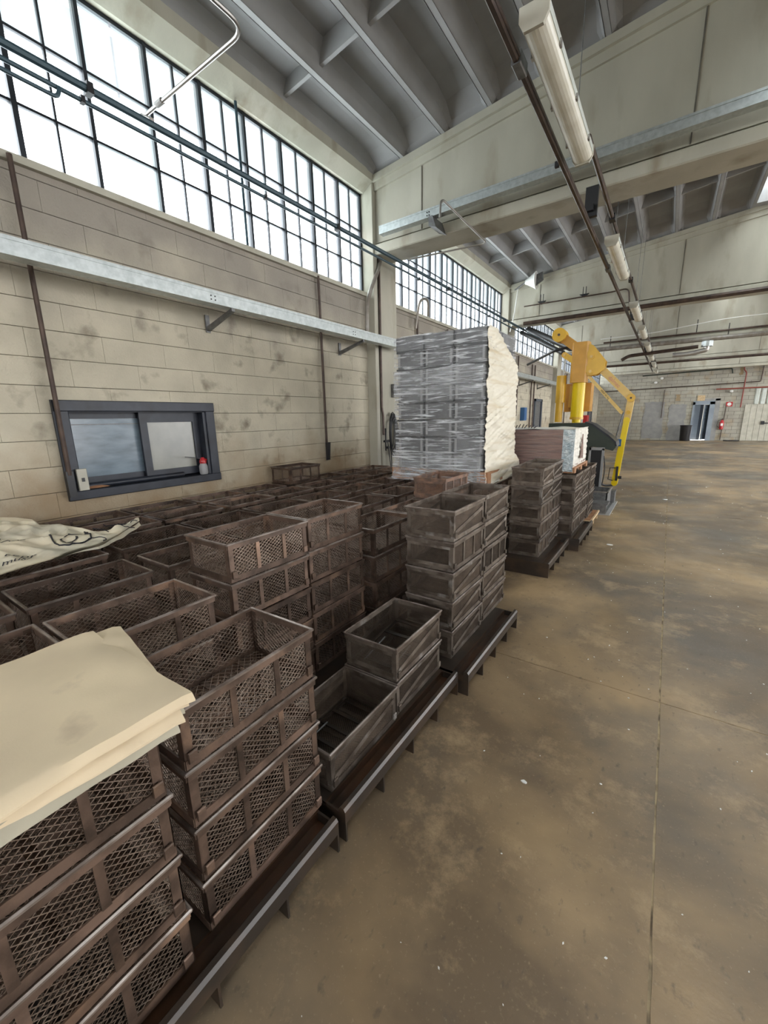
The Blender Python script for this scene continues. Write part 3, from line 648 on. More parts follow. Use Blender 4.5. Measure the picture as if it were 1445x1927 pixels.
# far wall pipes and fittings
pipe('wall_pipe', 'long dark pipe across the far wall above the doorway', 'pipe', [(-3.5,29.74,2.95),(3.55,29.74,3.10),(3.75,29.74,3.1),(3.78,29.74,3.9)], .025, M['pipe'])
pipe('wall_pipe', 'green-grey cable conduit high on the far wall', 'pipe', [(-1.6,29.74,3.75),(2.5,29.74,3.86),(2.55,29.74,3.6)], .028, M['darkgreen'])
pipe('wall_pipe', 'brown pipe stepping down the far wall beside the doorway', 'pipe', [(3.0,29.70,4.3),(3.0,29.70,3.75),(3.12,29.70,3.6),(3.1,29.70,1.8)], .03, M['redrust'])
pipe('wall_pipe', 'red pipe running level on the far wall over the extinguisher', 'pipe', [(1.95,29.68,2.80),(7.5,29.68,2.80)], .035, M['redrust'])
pipe('wall_pipe', 'thin dark pipe hanging over the grey patch on the far wall', 'pipe', [(-.42,29.74,2.9),(-.42,29.74,1.3)], .02, M['pipe'])
pipe('wall_pipe', 'thin rusty pipe rising right of the extinguisher on the far wall', 'pipe', [(2.45,29.74,.05),(2.5,29.74,1.9)], .02, M['pipe'])
t = thing('waste_barrel', 'tall black plastic barrel standing against the far wall', 'barrel', (.83,29.3,0))
lathe([(.23,0),(.24,.02),(.27,.8),(.285,.84)], 20).build('body', M['black'], t, smooth=True); lathe([(.29,.84),(.295,.87),(.25,.885)], 20).build('rim', M['black'], t, smooth=True)
t = thing('fire_extinguisher', 'red fire extinguisher hung beside the far doorway', 'extinguisher', (2.42,29.66,.62))
lathe([(.02,-.0),(.085,.02),(.09,.06),(.09,.42),(.05,.50),(.02,.53)], 14).build('cylinder', M['red'], t, smooth=True); MB().box(-.02,-.02,.52,.02,.02,.60).build('valve', M['black'], t); MB().path(arc([(0,-.02,.56),(-.18,0,.5),(-.2,0,.2),(-.1,0,.1)],.1), .014, 6).build('hose', M['black'], t); MB().box(-.05,-.094,.2,.05,-.088,.34).build('sticker', M['white'], t)
t = thing('sign', 'square red and white sign on the far wall above the extinguisher', 'sign', (2.62,29.76,1.98)); MB().box(-.14,0,-.12,.14,.02,.12).build('plate', M['red'], t); m = MB(); m.prism([(.09*math.cos(a*PI/8),.09*math.sin(a*PI/8)) for a in range(16)], -.008, 0, 'y').build('white_disc', M['white'], t)
t = thing('wall_panel', 'pale square board over the far doorway', 'board', (1.35,29.77,2.36)); MB().bbox(-.17,-.02,-.15,.17,.02,.15,.004,'y').build('board', M['woodpale'], t)
t = thing('cable_heap', 'black cable heap on the floor at the foot of the far wall', 'cable', (2.9,29.4,0)); MB().path([(.5*math.cos(a*.7)*(.6+.1*math.sin(a)),.12*math.sin(a*.7),.03+.01*math.sin(a*2)) for a in range(20)], .03, 6).build('loops', M['black'], t)
for (x, z, lb) in ((-.62,3.55,'small white globe lamp on the far wall, higher one'),(-.9,3.33,'small white globe lamp on the far wall, lower one'),(2.62,2.66,'small white globe lamp under the red pipe')):
    t = thing('globe_lamp', lb, 'lamp', (x,29.7,z)); m = lathe([(.02,-.07),(.06,-.05),(.08,0),(.06,.05),(.02,.07)],12); m.build('globe', M['white'], t, smooth=True); MB().box(-.02,0,-.02,.02,.1,.02).build('mount', M['black'], t)
# ------------------------------------------------------------------ fluorescent lamp row and busbar rail
LZ = 3.60
names = ['first','second','third','fourth','fifth','sixth','seventh','eighth']
for i, (y, ln) in enumerate(((2.60,1.46),(6.02,1.6),(9.6,1.5),(12.2,1.5),(15.1,1.5),(18.0,1.5),(21.0,1.5),(24.3,1.5))):
    t = thing('fluorescent_lamp', 'long ribbed fluorescent fitting hung by wires, %s of the row from the camera' % names[i], 'lamp', (-.80,y,LZ), group='fluorescent fittings under the roof beams')
    pr = []
    for k in range(13):
        a = PI + PI*k/12; pr.append((.072*math.cos(a)*(1.0 if k % 2 else .985), .062*math.sin(a)*.8))
    MB().prism(pr, .02, ln-.02, 'y').build('diffuser', M['lampwhite'], t, smooth=False)
    MB().prism([(-.075,0),(.075,0),(.07,.055),(-.07,.055)], .003, ln-.003, 'y').build('housing', M['corr'], t)
    for yy in (0, ln-.02): MB().prism([(-.076,.058),(-.076,-.01),(-.05,-.055),(.05,-.055),(.076,-.01),(.076,.058)], yy, yy+.02, 'y').build('end_cap', M['corrcream'], t)
    for sx in (-1, 1):
        for q in range(3): MB().box(sx*.076-.006, .25+q*ln*.33, -.012, sx*.076+.006, .28+q*ln*.33, .02).build('clip', M['conduit'], t)
    for yy in (.3, ln-.3): MB().bar((0,yy,.05),(0,yy,zr(-.8)-LZ+.02),.0035,5).build('suspension_wire', M['galvdark'], t)
t = thing('cable_duct', 'dark conduit linking the fluorescent fittings end to end', 'conduit', (-.76,4.0,3.70)); MB().bar((0,0,0),(0,21,0),.022,8).build('tube', M['pipe'], t)
for k in range(7): MB().box(-.03,1.6+k*2.6,-.03,.03,1.7+k*2.6,.03).build('clamp', M['black'], t)
t = thing('busbar_rail', 'long brown conductor rail running down the hall beside the fittings', 'rail', (-.95,-2,3.60))
MB().bbox(-.018,0,-.028,.018,27,.028,.007,'y').build('rail', M['pipe'], t); MB().bbox(-.024,0,-.012,.024,27,.010,.004,'y')  .build('flange', M['pipe'], t)
for y in (4.8, 9.0, 13, 17, 21): MB().bbox(-.028,y,-.036,.028,y+.13,.036,.006,'y').build('coupling', M['galvdark'], t)
for y in (6.0,): MB().box(-.05,y,-.03,-.02,y+.03,.01).build('stud', M['black'], t)
for y in (7.25, 13.2, 19.2, 25.0): MB().box(-.03,y,.02,.09,y+.05,.30).box(.0,y-.05,.06,.06,y+.1,.12).build('hanger', M['black'], t)
# ------------------------------------------------------------------ steel pallets
def pallet(x1, x0, y0, y1, label, trough=True, skirt=False):
    t = thing('steel_pallet', label, 'pallet', (x1, y0, 0), group='black steel pallets under the crates'); W_ = x1-x0; L_ = y1-y0
    MB().box(-W_,0,.115,-.10,L_,.128).build('deck', M['pallet'], t)
    if trough: MB().box(-.10,.01,.085,-.03,L_-.01,.092).box(-.104,.0,.085,-.098,L_,.1285).build('trough', M['oil'], t)
    MB().prism([(-.032,.085),(0,.085),(0,.138),(-.008,.15),(-.024,.152),(-.032,.14)], 0, L_, 'y').build('edge_beam', M['pallet'], t)
    MB().box(-W_,0,.085,-W_+.03,L_,.127).build('edge_beam', M['pallet'], t)
    MB().box(-W_+.03,0,.08,-.032,.008,.127).build('end_plate', M['pallet'], t); MB().box(-W_+.03,L_-.008,.08,-.032,L_,.127).build('end_plate', M['pallet'], t)
    if skirt: MB().box(-W_,-.008,0,0,0,.15).box(-W_,-.016,.085,.004,-.008,.152).build('end_skirt', M['pallet'], t)
    n = 5
    for k in range(n):
        yy = k*(L_-.008)/(n-1)
        MB().box(-.30,yy,0,0,yy+.008,.085).build('leg_plate', M['pallet'], t)
        MB().box(-W_,yy,0,-W_+.25,yy+.008,.085).build('leg_plate', M['pallet'], t)
    for q in (-.31, -W_+.25, ): MB().box(q,0,0,q+.01,L_,.085).build('runner', M['pallet'], t)
    MB().box(-W_/2-.02,0,0,-W_/2+.02,L_,.115).build('runner', M['pallet'], t)
    return t
plist = [(-.90,-1.93,-1.18,-.15,'aisle pallet under the cloth-covered corner crates'),
 (-.855,-1.93,-.12,.895,'first full aisle pallet, with a rusty trough, under the tall coarse-mesh stacks'),
 (-.855,-1.93,.935,1.965,'aisle pallet under the two low fine-mesh crate stacks'),
 (-.80,-1.93,1.985,2.93,'aisle pallet with rusty trough under the twin five-high stacks'),
 (-.835,-1.95,4.09,5.12,'black pallet with solid end plate under the five-high stacks past the gap'),
 (-.73,-1.93,5.14,6.20,'last aisle pallet, under the four-high stacks')]
for a, b, c, d_, lb in plist: pallet(a, b, c, d_, 'black steel '+lb, True, c > 4)
inner = [(-1.97,-2.98,'middle'), (-3.02,-3.83,'wall-side')]
ordn = ['first','second','third','fourth','fifth','sixth']
for xi, (a, b, nm) in enumerate(inner):
    for k, (c, d_) in enumerate(((-.12,.895),(.935,1.965),(2.0,3.03),(3.08,4.08),(4.12,5.14))):
        if xi == 1 or k < 5: pallet(a, b, c, d_, 'black steel pallet under the crates, %s line, %s from camera' % (nm, ordn[k]), False)
pallet(-1.47, -1.93, 3.06, 4.06, 'black steel pallet under the orange-rusted crate, behind the twin stacks', False)
# ------------------------------------------------------------------ wire crates
CW, CL, CH = .318, .488, .186
def diamond(a, b, w, h, t, place):
    """expanded metal on a rectangle a x b: crossing strands, clipped"""
    m = MB(); s = h/w
    for sg in (1, -1):
        c = -a*s - b
        k0 = int(-(a*s+b)/h)-2
        for k in range(k0, -k0+2):
            # line v = sg*s*u + k*h
            pts = []
            c = k*h
            for u in (0, a):
                v = sg*s*u + c
                if 0 <= v <= b: pts.append((u, v))
            for v in (0, b):
                u = (v-c)/(sg*s)
                if 0 < u < a: pts.append((u, v))
            if len(pts) < 2: continue
            pts.sort(); p, q = pts[0], pts[-1]
            if (q[0]-p[0]) < w*.3: continue
            m.bar(place(*p), place(*q), t, 4, False)
    return m
def crate_parts(style):
    """dict: part name -> list of (mesh builder, material)"""
    fine = style != 'coarse'; hw, hl = CW/2, CL/2
    fm = M['cratefine'] if fine else M['crate']; P_ = {}
    if style == 'rust': fm = M['rust']
    dw, dh, dt = (.0115, .008, .0009) if fine else (.025, .0175, .00115)
    if style == 'rust': dw, dh, dt = .016, .011, .0013
    rim = MB()
    for s in (-1, 1):
        rim.box(s*hw-.004, -hl, CH-.030, s*hw+.004, hl, CH-.002); rim.box(-hw, s*hl-.004, CH-.030, hw, s*hl+.004, CH-.002)
        rim.bar((s*(hw+.004), -hl-.006, CH-.004), (s*(hw+.004), hl+.006, CH-.004), .0055, 6); rim.bar((-hw-.006, s*(hl+.004), CH-.004), (hw+.006, s*(hl+.004), CH-.004), .0055, 6)
    P_['rim'] = [rim]
    base = MB()
    for s in (-1, 1):
        base.box(s*(hw-.004)-.003, -hl+.004, 0, s*(hw-.004)+.003, hl-.004, .028); base.box(-hw+.004, s*(hl-.004)-.003, 0, hw-.004, s*(hl-.004)+.003, .028)
    for q in (-.15, 0, .15): base.box(-hw+.008, q-.011, .002, hw-.008, q+.011, .007)
    P_['base_frame'] = [base]
    P_['corner_post'] = []
    for sx in (-1, 1):
        for sy in (-1, 1):
            c = MB(); x, y = sx*(hw-.003), sy*(hl-.003)
            c.box(min(x, x-sx*.003), min(y, y-sy*.026), .0, max(x, x-sx*.003), max(y, y-sy*.026), CH-.01)
            c.box(min(x, x-sx*.026), min(y, y-sy*.003), .0, max(x, x-sx*.026), max(y, y-sy*.003), CH-.01)
            P_['corner_post'].append(c)
    P_['upright'] = []
    for sx in (-1, 1):
        x = sx*(hw-.001)
        if style in ('coarse', 'slatted', 'rust'):
            for q in (-CL/6, CL/6): P_['upright'].append(MB().box(x-.002, q-.010, .025, x+.002, q+.010, CH-.025))
    if style == 'braced':
        P_['brace'] = []
        for sx in (-1, 1):
            x = sx*(hw-.001); a, b = (-hl+.02, .05), (hl-.02, .125)
            P_['brace'].append(MB().prism([(a[0],a[1]-.012),(b[0],b[1]-.012),(b[0],b[1]+.012),(a[0],a[1]+.012)], x-.002, x+.002, 'x'))
    P_['mesh_panel'] = []
    for sx in (-1, 1):
        x = sx*(hw-.007); P_['mesh_panel'].append(diamond(CL-.02, .145, dw, dh, dt, lambda u, v, x=x: (x, -hl+.01+u, .018+v)))
    for sy in (-1, 1):
        y = sy*(hl-.007); P_['mesh_panel'].append(diamond(CW-.02, .145, dw, dh, dt, lambda u, v, y=y: (-hw+.01+u, y, .018+v)))
    if fine:
        P_['end_frame'] = []
        for sy in (-1, 1):
            y = sy*(hl-.001); e = MB()
            e.box(-hw+.02, y-.002, .02, hw-.02, y+.002, .042).box(-hw+.02, y-.002, CH-.048, hw-.02, y+.002, CH-.026)
            P_['end_frame'].append(e)
    P_['floor_mesh'] = [diamond(CW-.02, CL-.02, dw*1.3, dh*1.6, dt, lambda u, v: (-hw+.01+u, -hl+.01+v, .010))]
    P_['nesting_tab'] = []
    for sx in (-1, 1):
        for sy in (-1, 1):
            x, y = sx*hw, sy*(hl-.022)
            P_['nesting_tab'].append(MB().bbox(min(x, x+sx*.009), y-.012, .018, max(x, x+sx*.009), y+.012, .052, .003, 'y'))
    out = {}
    for k, v in P_.items():
        mm = (M['wirefine'] if fine else M['wire']) if k in ('mesh_panel', 'floor_mesh') and style != 'rust' else fm
        out[k] = [q.mesh(k, mm) for q in v]
    def beads(me):
        me.materials.append(M['wornrim_highlight']); me.polygons.foreach_set('material_index', [1 if i % 28 >= 12 else 0 for i in range(len(me.polygons))])
    if style != 'rust': beads(out['rim'][0])
    whole = MB(); wm = MB()
    for k, v in P_.items():
        for q in v: (wm if k in ('mesh_panel', 'floor_mesh') else whole).add(q)
    nf = len(whole.f); whole.add(wm); me = bpy.data.meshes.new('crate'); me.from_pydata(whole.v, [], whole.f); me.update()
    me.materials.append(fm); me.materials.append((M['wirefine'] if fine else M['wire']) if style != 'rust' else fm)
    me.polygons.foreach_set('material_index', [0]*nf + [1]*(len(whole.f)-nf)); out['_whole'] = me
    fr = MB()
    for k, v in P_.items():
        if k not in ('mesh_panel', 'floor_mesh', 'rim'):
            for q in v: fr.add(q)
    out['_side'] = fr.mesh('side_frame', fm)
    return out
CR = {s: crate_parts(s) for s in ('coarse', 'braced', 'slatted', 'rust')}
desc = {'coarse': 'brown coarse-mesh crate', 'braced': 'fine-mesh crate with slanted braces', 'slatted': 'fine-mesh crate with two uprights', 'rust': 'orange-rusted mesh crate'}
used_labels = set()
def crate(x, y, z, rz, style, lod, label, group):
    if label in used_labels: print('DUP', label)
    used_labels.add(label)
    d = CR[style]
    if lod == 2:
        o = ob('wire_crate', d['_whole'], None, (x, y, z), (0, 0, rz), label=label, category='crate', group=group); return o
    t = thing('wire_crate', label, 'crate', (x, y, z), rz, group)
    if lod == 1:
        ob('rim', d['rim'][0], t); ob('side_frame', d['_side'], t)
        for q in d['mesh_panel']: ob('mesh_panel', q, t)
        ob('floor_mesh', d['floor_mesh'][0], t); return t
    for k, v in d.items():
        if k[0] != '_':
            for q in v: ob(k, q, t)
    return t
ZB, PT = .130, .190
K = [(-.10,.385),(.43,.915),(1.01,1.49),(1.53,2.02),(2.10,2.58),(2.635,3.11),(3.2,3.68),(3.71,4.19),(4.25,4.73),(4.76,5.24)]
rows = {'A': (-1.115,'aisle row'), 'B': (-1.69,'second row from the aisle'), 'C': (-2.20,'third row from the aisle'), 'D': (-2.715,'fourth row from the aisle'), 'E': (-3.235,'row before the wall row'), 'F': (-3.65,'row against the wall')}
num = ['first','second','third','fourth','fifth','sixth','seventh','eighth','ninth','tenth','eleventh']
def lay(i, n):  # description of a layer
    if i == n-1: return 'top'
    if i == 0: return 'bottom'
    return ['','second','third','fourth'][n-1-i]+' from top'
def stack(row, k, n, yc=None, x=None, styles=None, lod0=0, sname=None, rj=.012, no_top=False):
    xr, rn = rows[row]; xc = xr if x is None else x
    y = (K[k][0]+K[k][1])/2 if yc is None else yc
    jx, jy, jr = rnd.uniform(-.008,.008), rnd.uniform(-.008,.008), rnd.uniform(-rj, rj)
    for i in range(n):
        st = styles[i] if styles else 'coarse'
        top = i == n-1
        lod = lod0 if (row == 'A' or top or (row == 'B' and i >= n-2)) else 2
        if row in 'EF' and lod < 1: lod = 1
        if row in 'BCD' and lod < 1 and k > 3: lod = 1
        if row == 'A' and k > 5: lod = 1
        if k >= 6 and row in 'CDEF': lod = 2 if not top else 1
        sn = sname or '%s stack from camera' % num[k]
        lb = '%s, %s of %s, %s' % (desc[st], lay(i, n), sn, rn)
        crate(xc+jx+rnd.uniform(-.002,.002), y+jy+rnd.uniform(-.002,.002), ZB+PT*i, jr+rnd.uniform(-.004,.004), st, lod, lb, 'crates in the '+rn)
# aisle row
stack('A', 0, 4, yc=.125, x=-1.09); stack('A', 1, 4, x=-1.118)
crate(-1.085, -.42, ZB, 0, 'coarse', 2, 'brown coarse-mesh crate, bottom one under the cloth at the picture edge, aisle row', 'crates in the aisle row')
for i in range(1, 4): crate(-1.085, -.42, ZB+PT*i, .004*i, 'coarse', 2, 'brown coarse-mesh crate at the picture corner under the cloth, %s layer up' % num[i], 'crates in the aisle row')
stack('A', 2, 1, yc=1.225, x=-1.125, styles=['braced'])
stack('A', 3, 2, yc=1.73, x=-1.135, styles=['braced','braced'])
stack('A', 4, 5, yc=2.335, x=-1.118, styles=['braced','braced','braced','slatted','braced'])
stack('A', 5, 5, yc=2.87, x=-1.125, styles=['braced','braced','slatted','braced','braced'])
stack('A', 6, 5, yc=4.535, x=-1.145, styles=['slatted','slatted','slatted','braced','braced'], sname='seventh stack')
stack('A', 7, 5, yc=5.035, x=-1.155, styles=['braced','slatted','slatted','braced','braced'], sname='eighth stack')
stack('A', 8, 4, yc=5.60, x=-1.02, styles=['slatted','braced','braced','braced'], sname='ninth stack')
stack('A', 9, 4, yc=6.10, x=-1.01, styles=['slatted','slatted','braced','braced'], sname='tenth stack')
stack('A', 10, 4, yc=6.62, x=-.99, styles=['braced','slatted','braced','slatted'], sname='eleventh stack')
# second row
for k in range(0, 10):
    if k == 6: stack('B', k, 5, x=-1.71, styles=['coarse']*4+['rust'])
    elif k in (2, 3): stack('B', k, 5, x=-1.70 if k == 2 else -1.735)
    elif k in (8, 9): stack('B', k, 4, x=-1.66)
    else: stack('B', k, 4, x={0:-1.695,1:-1.68,4:-1.685,5:-1.69}.get(k, -1.69))
stack('B', 10, 4, yc=5.62, x=-1.49, sname='eleventh stack'); 
for i in range(4): crate(-1.49, 6.14, ZB+PT*i, 0, 'coarse', 2, 'brown coarse-mesh crate, %s of twelfth stack, second row from the aisle' % lay(i,4), 'crates in the second row from the aisle')
for k in range(0, 10): stack('C', k, 4)
for k in range(0, 10): stack('D', k, 4)
for k in range(0, 10): stack('E', k, 4)
for k in range(0, 10): stack('F', k, 5 if k == 6 else 4)
print('crates', len(used_labels))
# racks lying inside the two low crates
def rack(loc, rot, label, nslat=4, w=.25, l=.40):
    t = thing('slatted_rack', label, 'rack', loc); t.rotation_euler = rot
    for s in (-1, 1): MB().box(s*w/2-.004, -l/2, 0, s*w/2+.004, l/2, .012).build('side_bar', M['pallet'], t)
    for k in range(nslat): yy = -l/2+.02+k*(l-.04)/(nslat-1); MB().box(-w/2, yy-.009, .012, w/2, yy+.009, .018).build('slat', M['pallet'], t)
    for s in (-1, 1): MB().bar((s*w*.34, -l/2, .02), (s*w*.34, 0, .026), .004, 6).build('tie_rod', M['galvdark'], t)
rack((-1.125, 1.23, ZB+.014), (0,0,0), 'black slatted rack lying flat in the lowest fine-mesh crate', 5)
rack((-1.13, 1.745, ZB+PT+.03), (math.radians(9),0,0), 'black slatted rack tilted inside the two-high fine-mesh crate', 4)
# ------------------------------------------------------------------ folded cream cloth on the corner stack
def clothmesh(x0, x1, y0, y1, z, droop, seed, thick=.004, nx=40, ny=40, yskew=0.0):
    m = MB(); pts = []
    for side in (0, 1):
        for j in range(ny+1):
            for i in range(nx+1):
                u, v = i/nx, j/ny
                x = x0+(x1-x0)*u; y = y0+(y1-y0)*v - yskew*(1-u)*(v)
                # wavy free edges
                if i == nx: x += .006*math.sin(v*9+seed)
                zz = z + .010*noise.noise(Vector((x*4+seed, y*4, seed))) + .004*noise.noise(Vector((x*13, y*13, seed)))
                e = max(0, (u-.965)/.035); zz -= droop*e*e
                e2 = max(0, (v-.95)/.05); zz -= .008*e2*e2
                pts.append((x, y, zz - (thick if side else 0)))
    n = (nx+1)*(ny+1); m.v = pts
    for j in range(ny):
        for i in range(nx):
            a = j*(nx+1)+i; m.f.append((a, a+1, a+nx+2, a+nx+1)); m.f.append((n+a, n+a+nx+1, n+a+nx+2, n+a+1))
    for i in range(nx):
        for (j, fl_) in ((0, 1), (ny, 0)):
            a = j*(nx+1)+i; q = (a, n+a, n+a+1, a+1); m.f.append(q if fl_ else q[::-1])
    for j in range(ny):
        for (i, fl_) in ((0, 0), (nx, 1)):
            a = j*(nx+1)+i; b = a+nx+1; q = (a, n+a, n+b, b); m.f.append(q if fl_ else q[::-1])
    return m
t = thing('folded_cloth', 'stack of folded cream cotton cloths lying on the corner crates', 'cloth', (0,0,0))
zt = ZB+PT*4+.004
for k in range(6):
    clothmesh(-1.50+.006*k, -.905+.008*((k*3) % 4)-.004, -.55, .455-.012*(5-k)*(1 if k != 5 else 0)+rnd.uniform(-.004,.004), zt+.016+.0085*k, .016+.003*(5-k), k*3.1, .006 if k < 5 else .005).build('cloth_layer', M['cream'] if k in (5, 4, 2) else M['creamdark'], t, smooth=True)
fm_ = clothmesh(-1.47, -1.02, .30, .45, zt+.044, .0, 9.3, .004, 30, 12)
fm_.v = [(x, y + max(0, y-.36)*.9*max(0, (-1.02-x)/.45), z) for x, y, z in fm_.v]
fm_.build('cloth_flap', M['cream'], t, smooth=True)
# ------------------------------------------------------------------ crumpled printed bags on the inner crates
U = [(-3.72,.42),(-3.72,.75),(-3.66,.81),(-3.50,.86),(-3.30,.84),(-3.22,.92),(-3.0,.97),(-2.84,.985),(-2.83,1.06),(-2.90,1.22),(-3.02,1.31)]
L_ = [(-2.44,.34),(-2.46,.44),(-2.50,.55),(-2.52,.66),(-2.58,.74),(-2.60,.83),(-2.60,.90),(-2.68,.99),(-2.74,1.07),(-2.86,1.18),(-3.00,1.315)]
def bagxy(u, v):
    s = u*(len(U)-1); i = min(int(s), len(U)-2); f = s-i
    a = (U[i][0]*(1-f)+U[i+1][0]*f, U[i][1]*(1-f)+U[i+1][1]*f); b = (L_[i][0]*(1-f)+L_[i+1][0]*f, L_[i][1]*(1-f)+L_[i+1][1]*f)
    return a[0]*(1-v)+b[0]*v, a[1]*(1-v)+b[1]*v
def bagz(x, y, v=.5, u=.5):
    n = .015 + noise.noise(Vector((x*3.1, y*3.1, 4.2)))*.03 - abs(noise.noise(Vector((x*4+y*5, y*7-x*4, 1.7))))*.045 + abs(noise.noise(Vector((x*9-y*4, y*8+x*5, 6.1))))*.015 + noise.noise(Vector((x*20, y*18, 3)))*.005
    f = min(1, min(v, 1-v)*7)
    return .925 + (.015 + .06*(1-u)*(1-v))*1.0 + max(n, -.02)*f
zt = .905
m = MB(); nu, nv = 90, 60
for j in range(nv+1):
    for i in range(nu+1):
        u, v = i/nu, j/nv; x, y = bagxy(u, v); m.v.append((x, y, bagz(x, y, v, u)))
n = len(m.v); m.v += [(x, y, z-.005) for x, y, z in m.v]
for j in range(nv):
    for i in range(nu):
        a = j*(nu+1)+i; m.f.append((a, a+nu+1, a+nu+2, a+1)); m.f.append((n+a, n+a+1, n+a+nu+2, n+a+nu+1))
bag = thing('woven_bag', 'crumpled white woven bags with black printing lying over the inner crates', 'bag', (0,0,0))
m.build('sheet', M['bag'], bag, smooth=True)
# second bag layer peeking out with gathered folds toward the tip
m = MB(); nu, nv = 60, 16
for j in range(nv+1):
    for i in range(nu+1):
        u, v = .35+.66*i/nu, -.02+1.08*j/nv; x, y = bagxy(min(u,1), max(0,min(1,v)))
        m.v.append((x, y+.02*math.sin(v*19)*.4, .912+.012*math.sin(v*24+u*5)+.006*noise.noise(Vector((x*9,y*9,2)))))
for j in range(nv):
    for i in range(nu): a = j*(nu+1)+i; m.f.append((a, a+nu+1, a+nu+2, a+1))
m.build('under_sheet', M['bag'], bag, smooth=True)
def on_bag(px, py):
    # nearest (u,v) search so that printing lies on the crumpled surface
    best = None
    for i in range(46):
        for j in range(31):
            u, v = i/45, j/30; x, y = bagxy(u, v); d_ = (x-px)**2+(y-py)**2
            if best is None or d_ < best[0]: best = (d_, u, v)
    return bagz(px, py, best[2], best[1])
def text_on_bag(txt, cx, cy, size, ang, name='print'):
    cu = bpy.data.curves.new('print', 'FONT'); cu.body = txt; cu.size = size; cu.align_x = 'CENTER'; cu.align_y = 'CENTER'; cu.resolution_u = 2
    o = bpy.data.objects.new('print_src', cu); COL.objects.link(o); bpy.context.view_layer.update()
    me = bpy.data.meshes.new_from_object(o); bpy.data.objects.remove(o)
    ca, sa = math.cos(ang), math.sin(ang)
    for v in me.vertices:
        x, y = v.co.x, v.co.y; wx, wy = cx+x*ca-y*sa, cy+x*sa+y*ca; v.co = (wx, wy, on_bag(wx, wy)+.004)
    me.materials.clear(); me.materials.append(M['ink']); ob(name, me, bag)
text_on_bag('MAX', -2.98, .60, .075, math.radians(60))
text_on_bag('CT', -2.84, .86, .125, math.radians(140))
text_on_bag('e cepr', -2.70, .56, .07, math.radians(62))
text_on_bag('mus/', -2.62, .55, .06, math.radians(62))
def stroke(pts, w, name='print_line'):
    m = MB(); pts = [Vector((p[0], p[1], on_bag(*p)+.005)) for p in pts]
    m.path(pts, w, 4).build(name, M['ink'], bag)
def circ(cx, cy, rx, ry, a0, a1, n=16, rot=0):
    o = []
    for i in range(n+1):
        a = a0+(a1-a0)*i/n; x, y = rx*math.cos(a), ry*math.sin(a); o.append((cx+x*math.cos(rot)-y*math.sin(rot), cy+x*math.sin(rot)+y*math.cos(rot)))
    return o
# hand-drawn heart-like outline round the two letters
out_ = [(-3.00,.80),(-2.92,.785),(-2.80,.765),(-2.74,.765),(-2.70,.80),(-2.69,.86),(-2.72,.915),(-2.78,.935),(-2.83,.925),(-2.87,.94),(-2.91,.965),(-2.96,.96)]
sm = []
for i in range(len(out_)-1):
    for k in range(4): f = k/4; sm.append((out_[i][0]*(1-f)+out_[i+1][0]*f, out_[i][1]*(1-f)+out_[i+1][1]*f))
stroke(sm, .0045)
stroke(circ(-2.68,.93,.05,.03,-.5,3.4,14,.6), .0028)
stroke(circ(-2.83,1.12,.08,.02,0,2.6,12,.9), .0028); stroke(circ(-2.90,1.15,.10,.03,.2,2.8,12,1.0), .0028); stroke([(-2.92,1.0),(-2.85,1.03),(-2.80,1.04)], .0028)
# ------------------------------------------------------------------ film-wrapped pile on a wooden pallet
def wood_pallet(t, w, l, z0, h=.13, name='pallet', m1='wood', m2='wood'):
    p = thing(name, None, None, (0,0,0)); p.parent = t
    n = 7
    for k in range(n): a = k*(w-.1)/(n-1); MB().box(a, 0, z0+h-.022, a+.1, l, z0+h).build('board', M[m1], p)
    for q in (0, l/2-.05, l-.1): MB().box(0, q, z0, w, q+.1, z0+.02).build('stringer', M[m2], p); [MB().box(a, q, z0+.02, a+.12, q+.1, z0+h-.022).build('block', M[m2], p) for a in (0, w/2-.06, w-.12)]
    return p
ZC = ZB+PT*4+.004
t = thing('wrapped_pallet_load', 'tall pile of grey trays on a wooden pallet, wrapped in clear stretch film', 'wrapped load', (-2.71,4.12,ZC))
wood_pallet(t, 1.20, .93, 0, .13)
bw, bl, bh = .352, .44, .186
def tray_box(par, x, y, z):
    m = MB().box(x+.012, y+.012, z, x+bw-.012, y+bl-.012, z+bh-.02).build('tray', M['greybox'], par)
    MB().box(x, y, z+bh-.024, x+bw, y+.014, z+bh-.004).box(x, y+bl-.014, z+bh-.024, x+bw, y+bl, z+bh-.004).box(x, y, z+bh-.024, x+.014, y+bl, z+bh-.004).box(x+bw-.014, y, z+bh-.024, x+bw, y+bl, z+bh-.004).build('rim', M['black'], m)
    for q in (x+.02, x+bw-.045): MB().box(q, y+.002, z+.015, q+.025, y+.014, z+bh-.03).build('corner_rib', M['greyrib'], m)
for lv in range(7):
    for a in range(3):
        for b in range(2): tray_box(t, .075+a*(bw+.004), .012+b*(bl+.012), .135+lv*bh)
for a in range(3):
    for b in range(2):
        x, y = .075+a*(bw+.004), .012+b*(bl+.012); z = .135+7*bh
        MB().box(x,y,z,x+bw,y+.012,z+.14).box(x,y+bl-.012,z,x+bw,y+bl,z+.14).box(x,y,z,x+.012,y+bl,z+.14).box(x+bw-.012,y,z,x+bw,y+bl,z+.14).build('open_tray', M['greybox'], t)
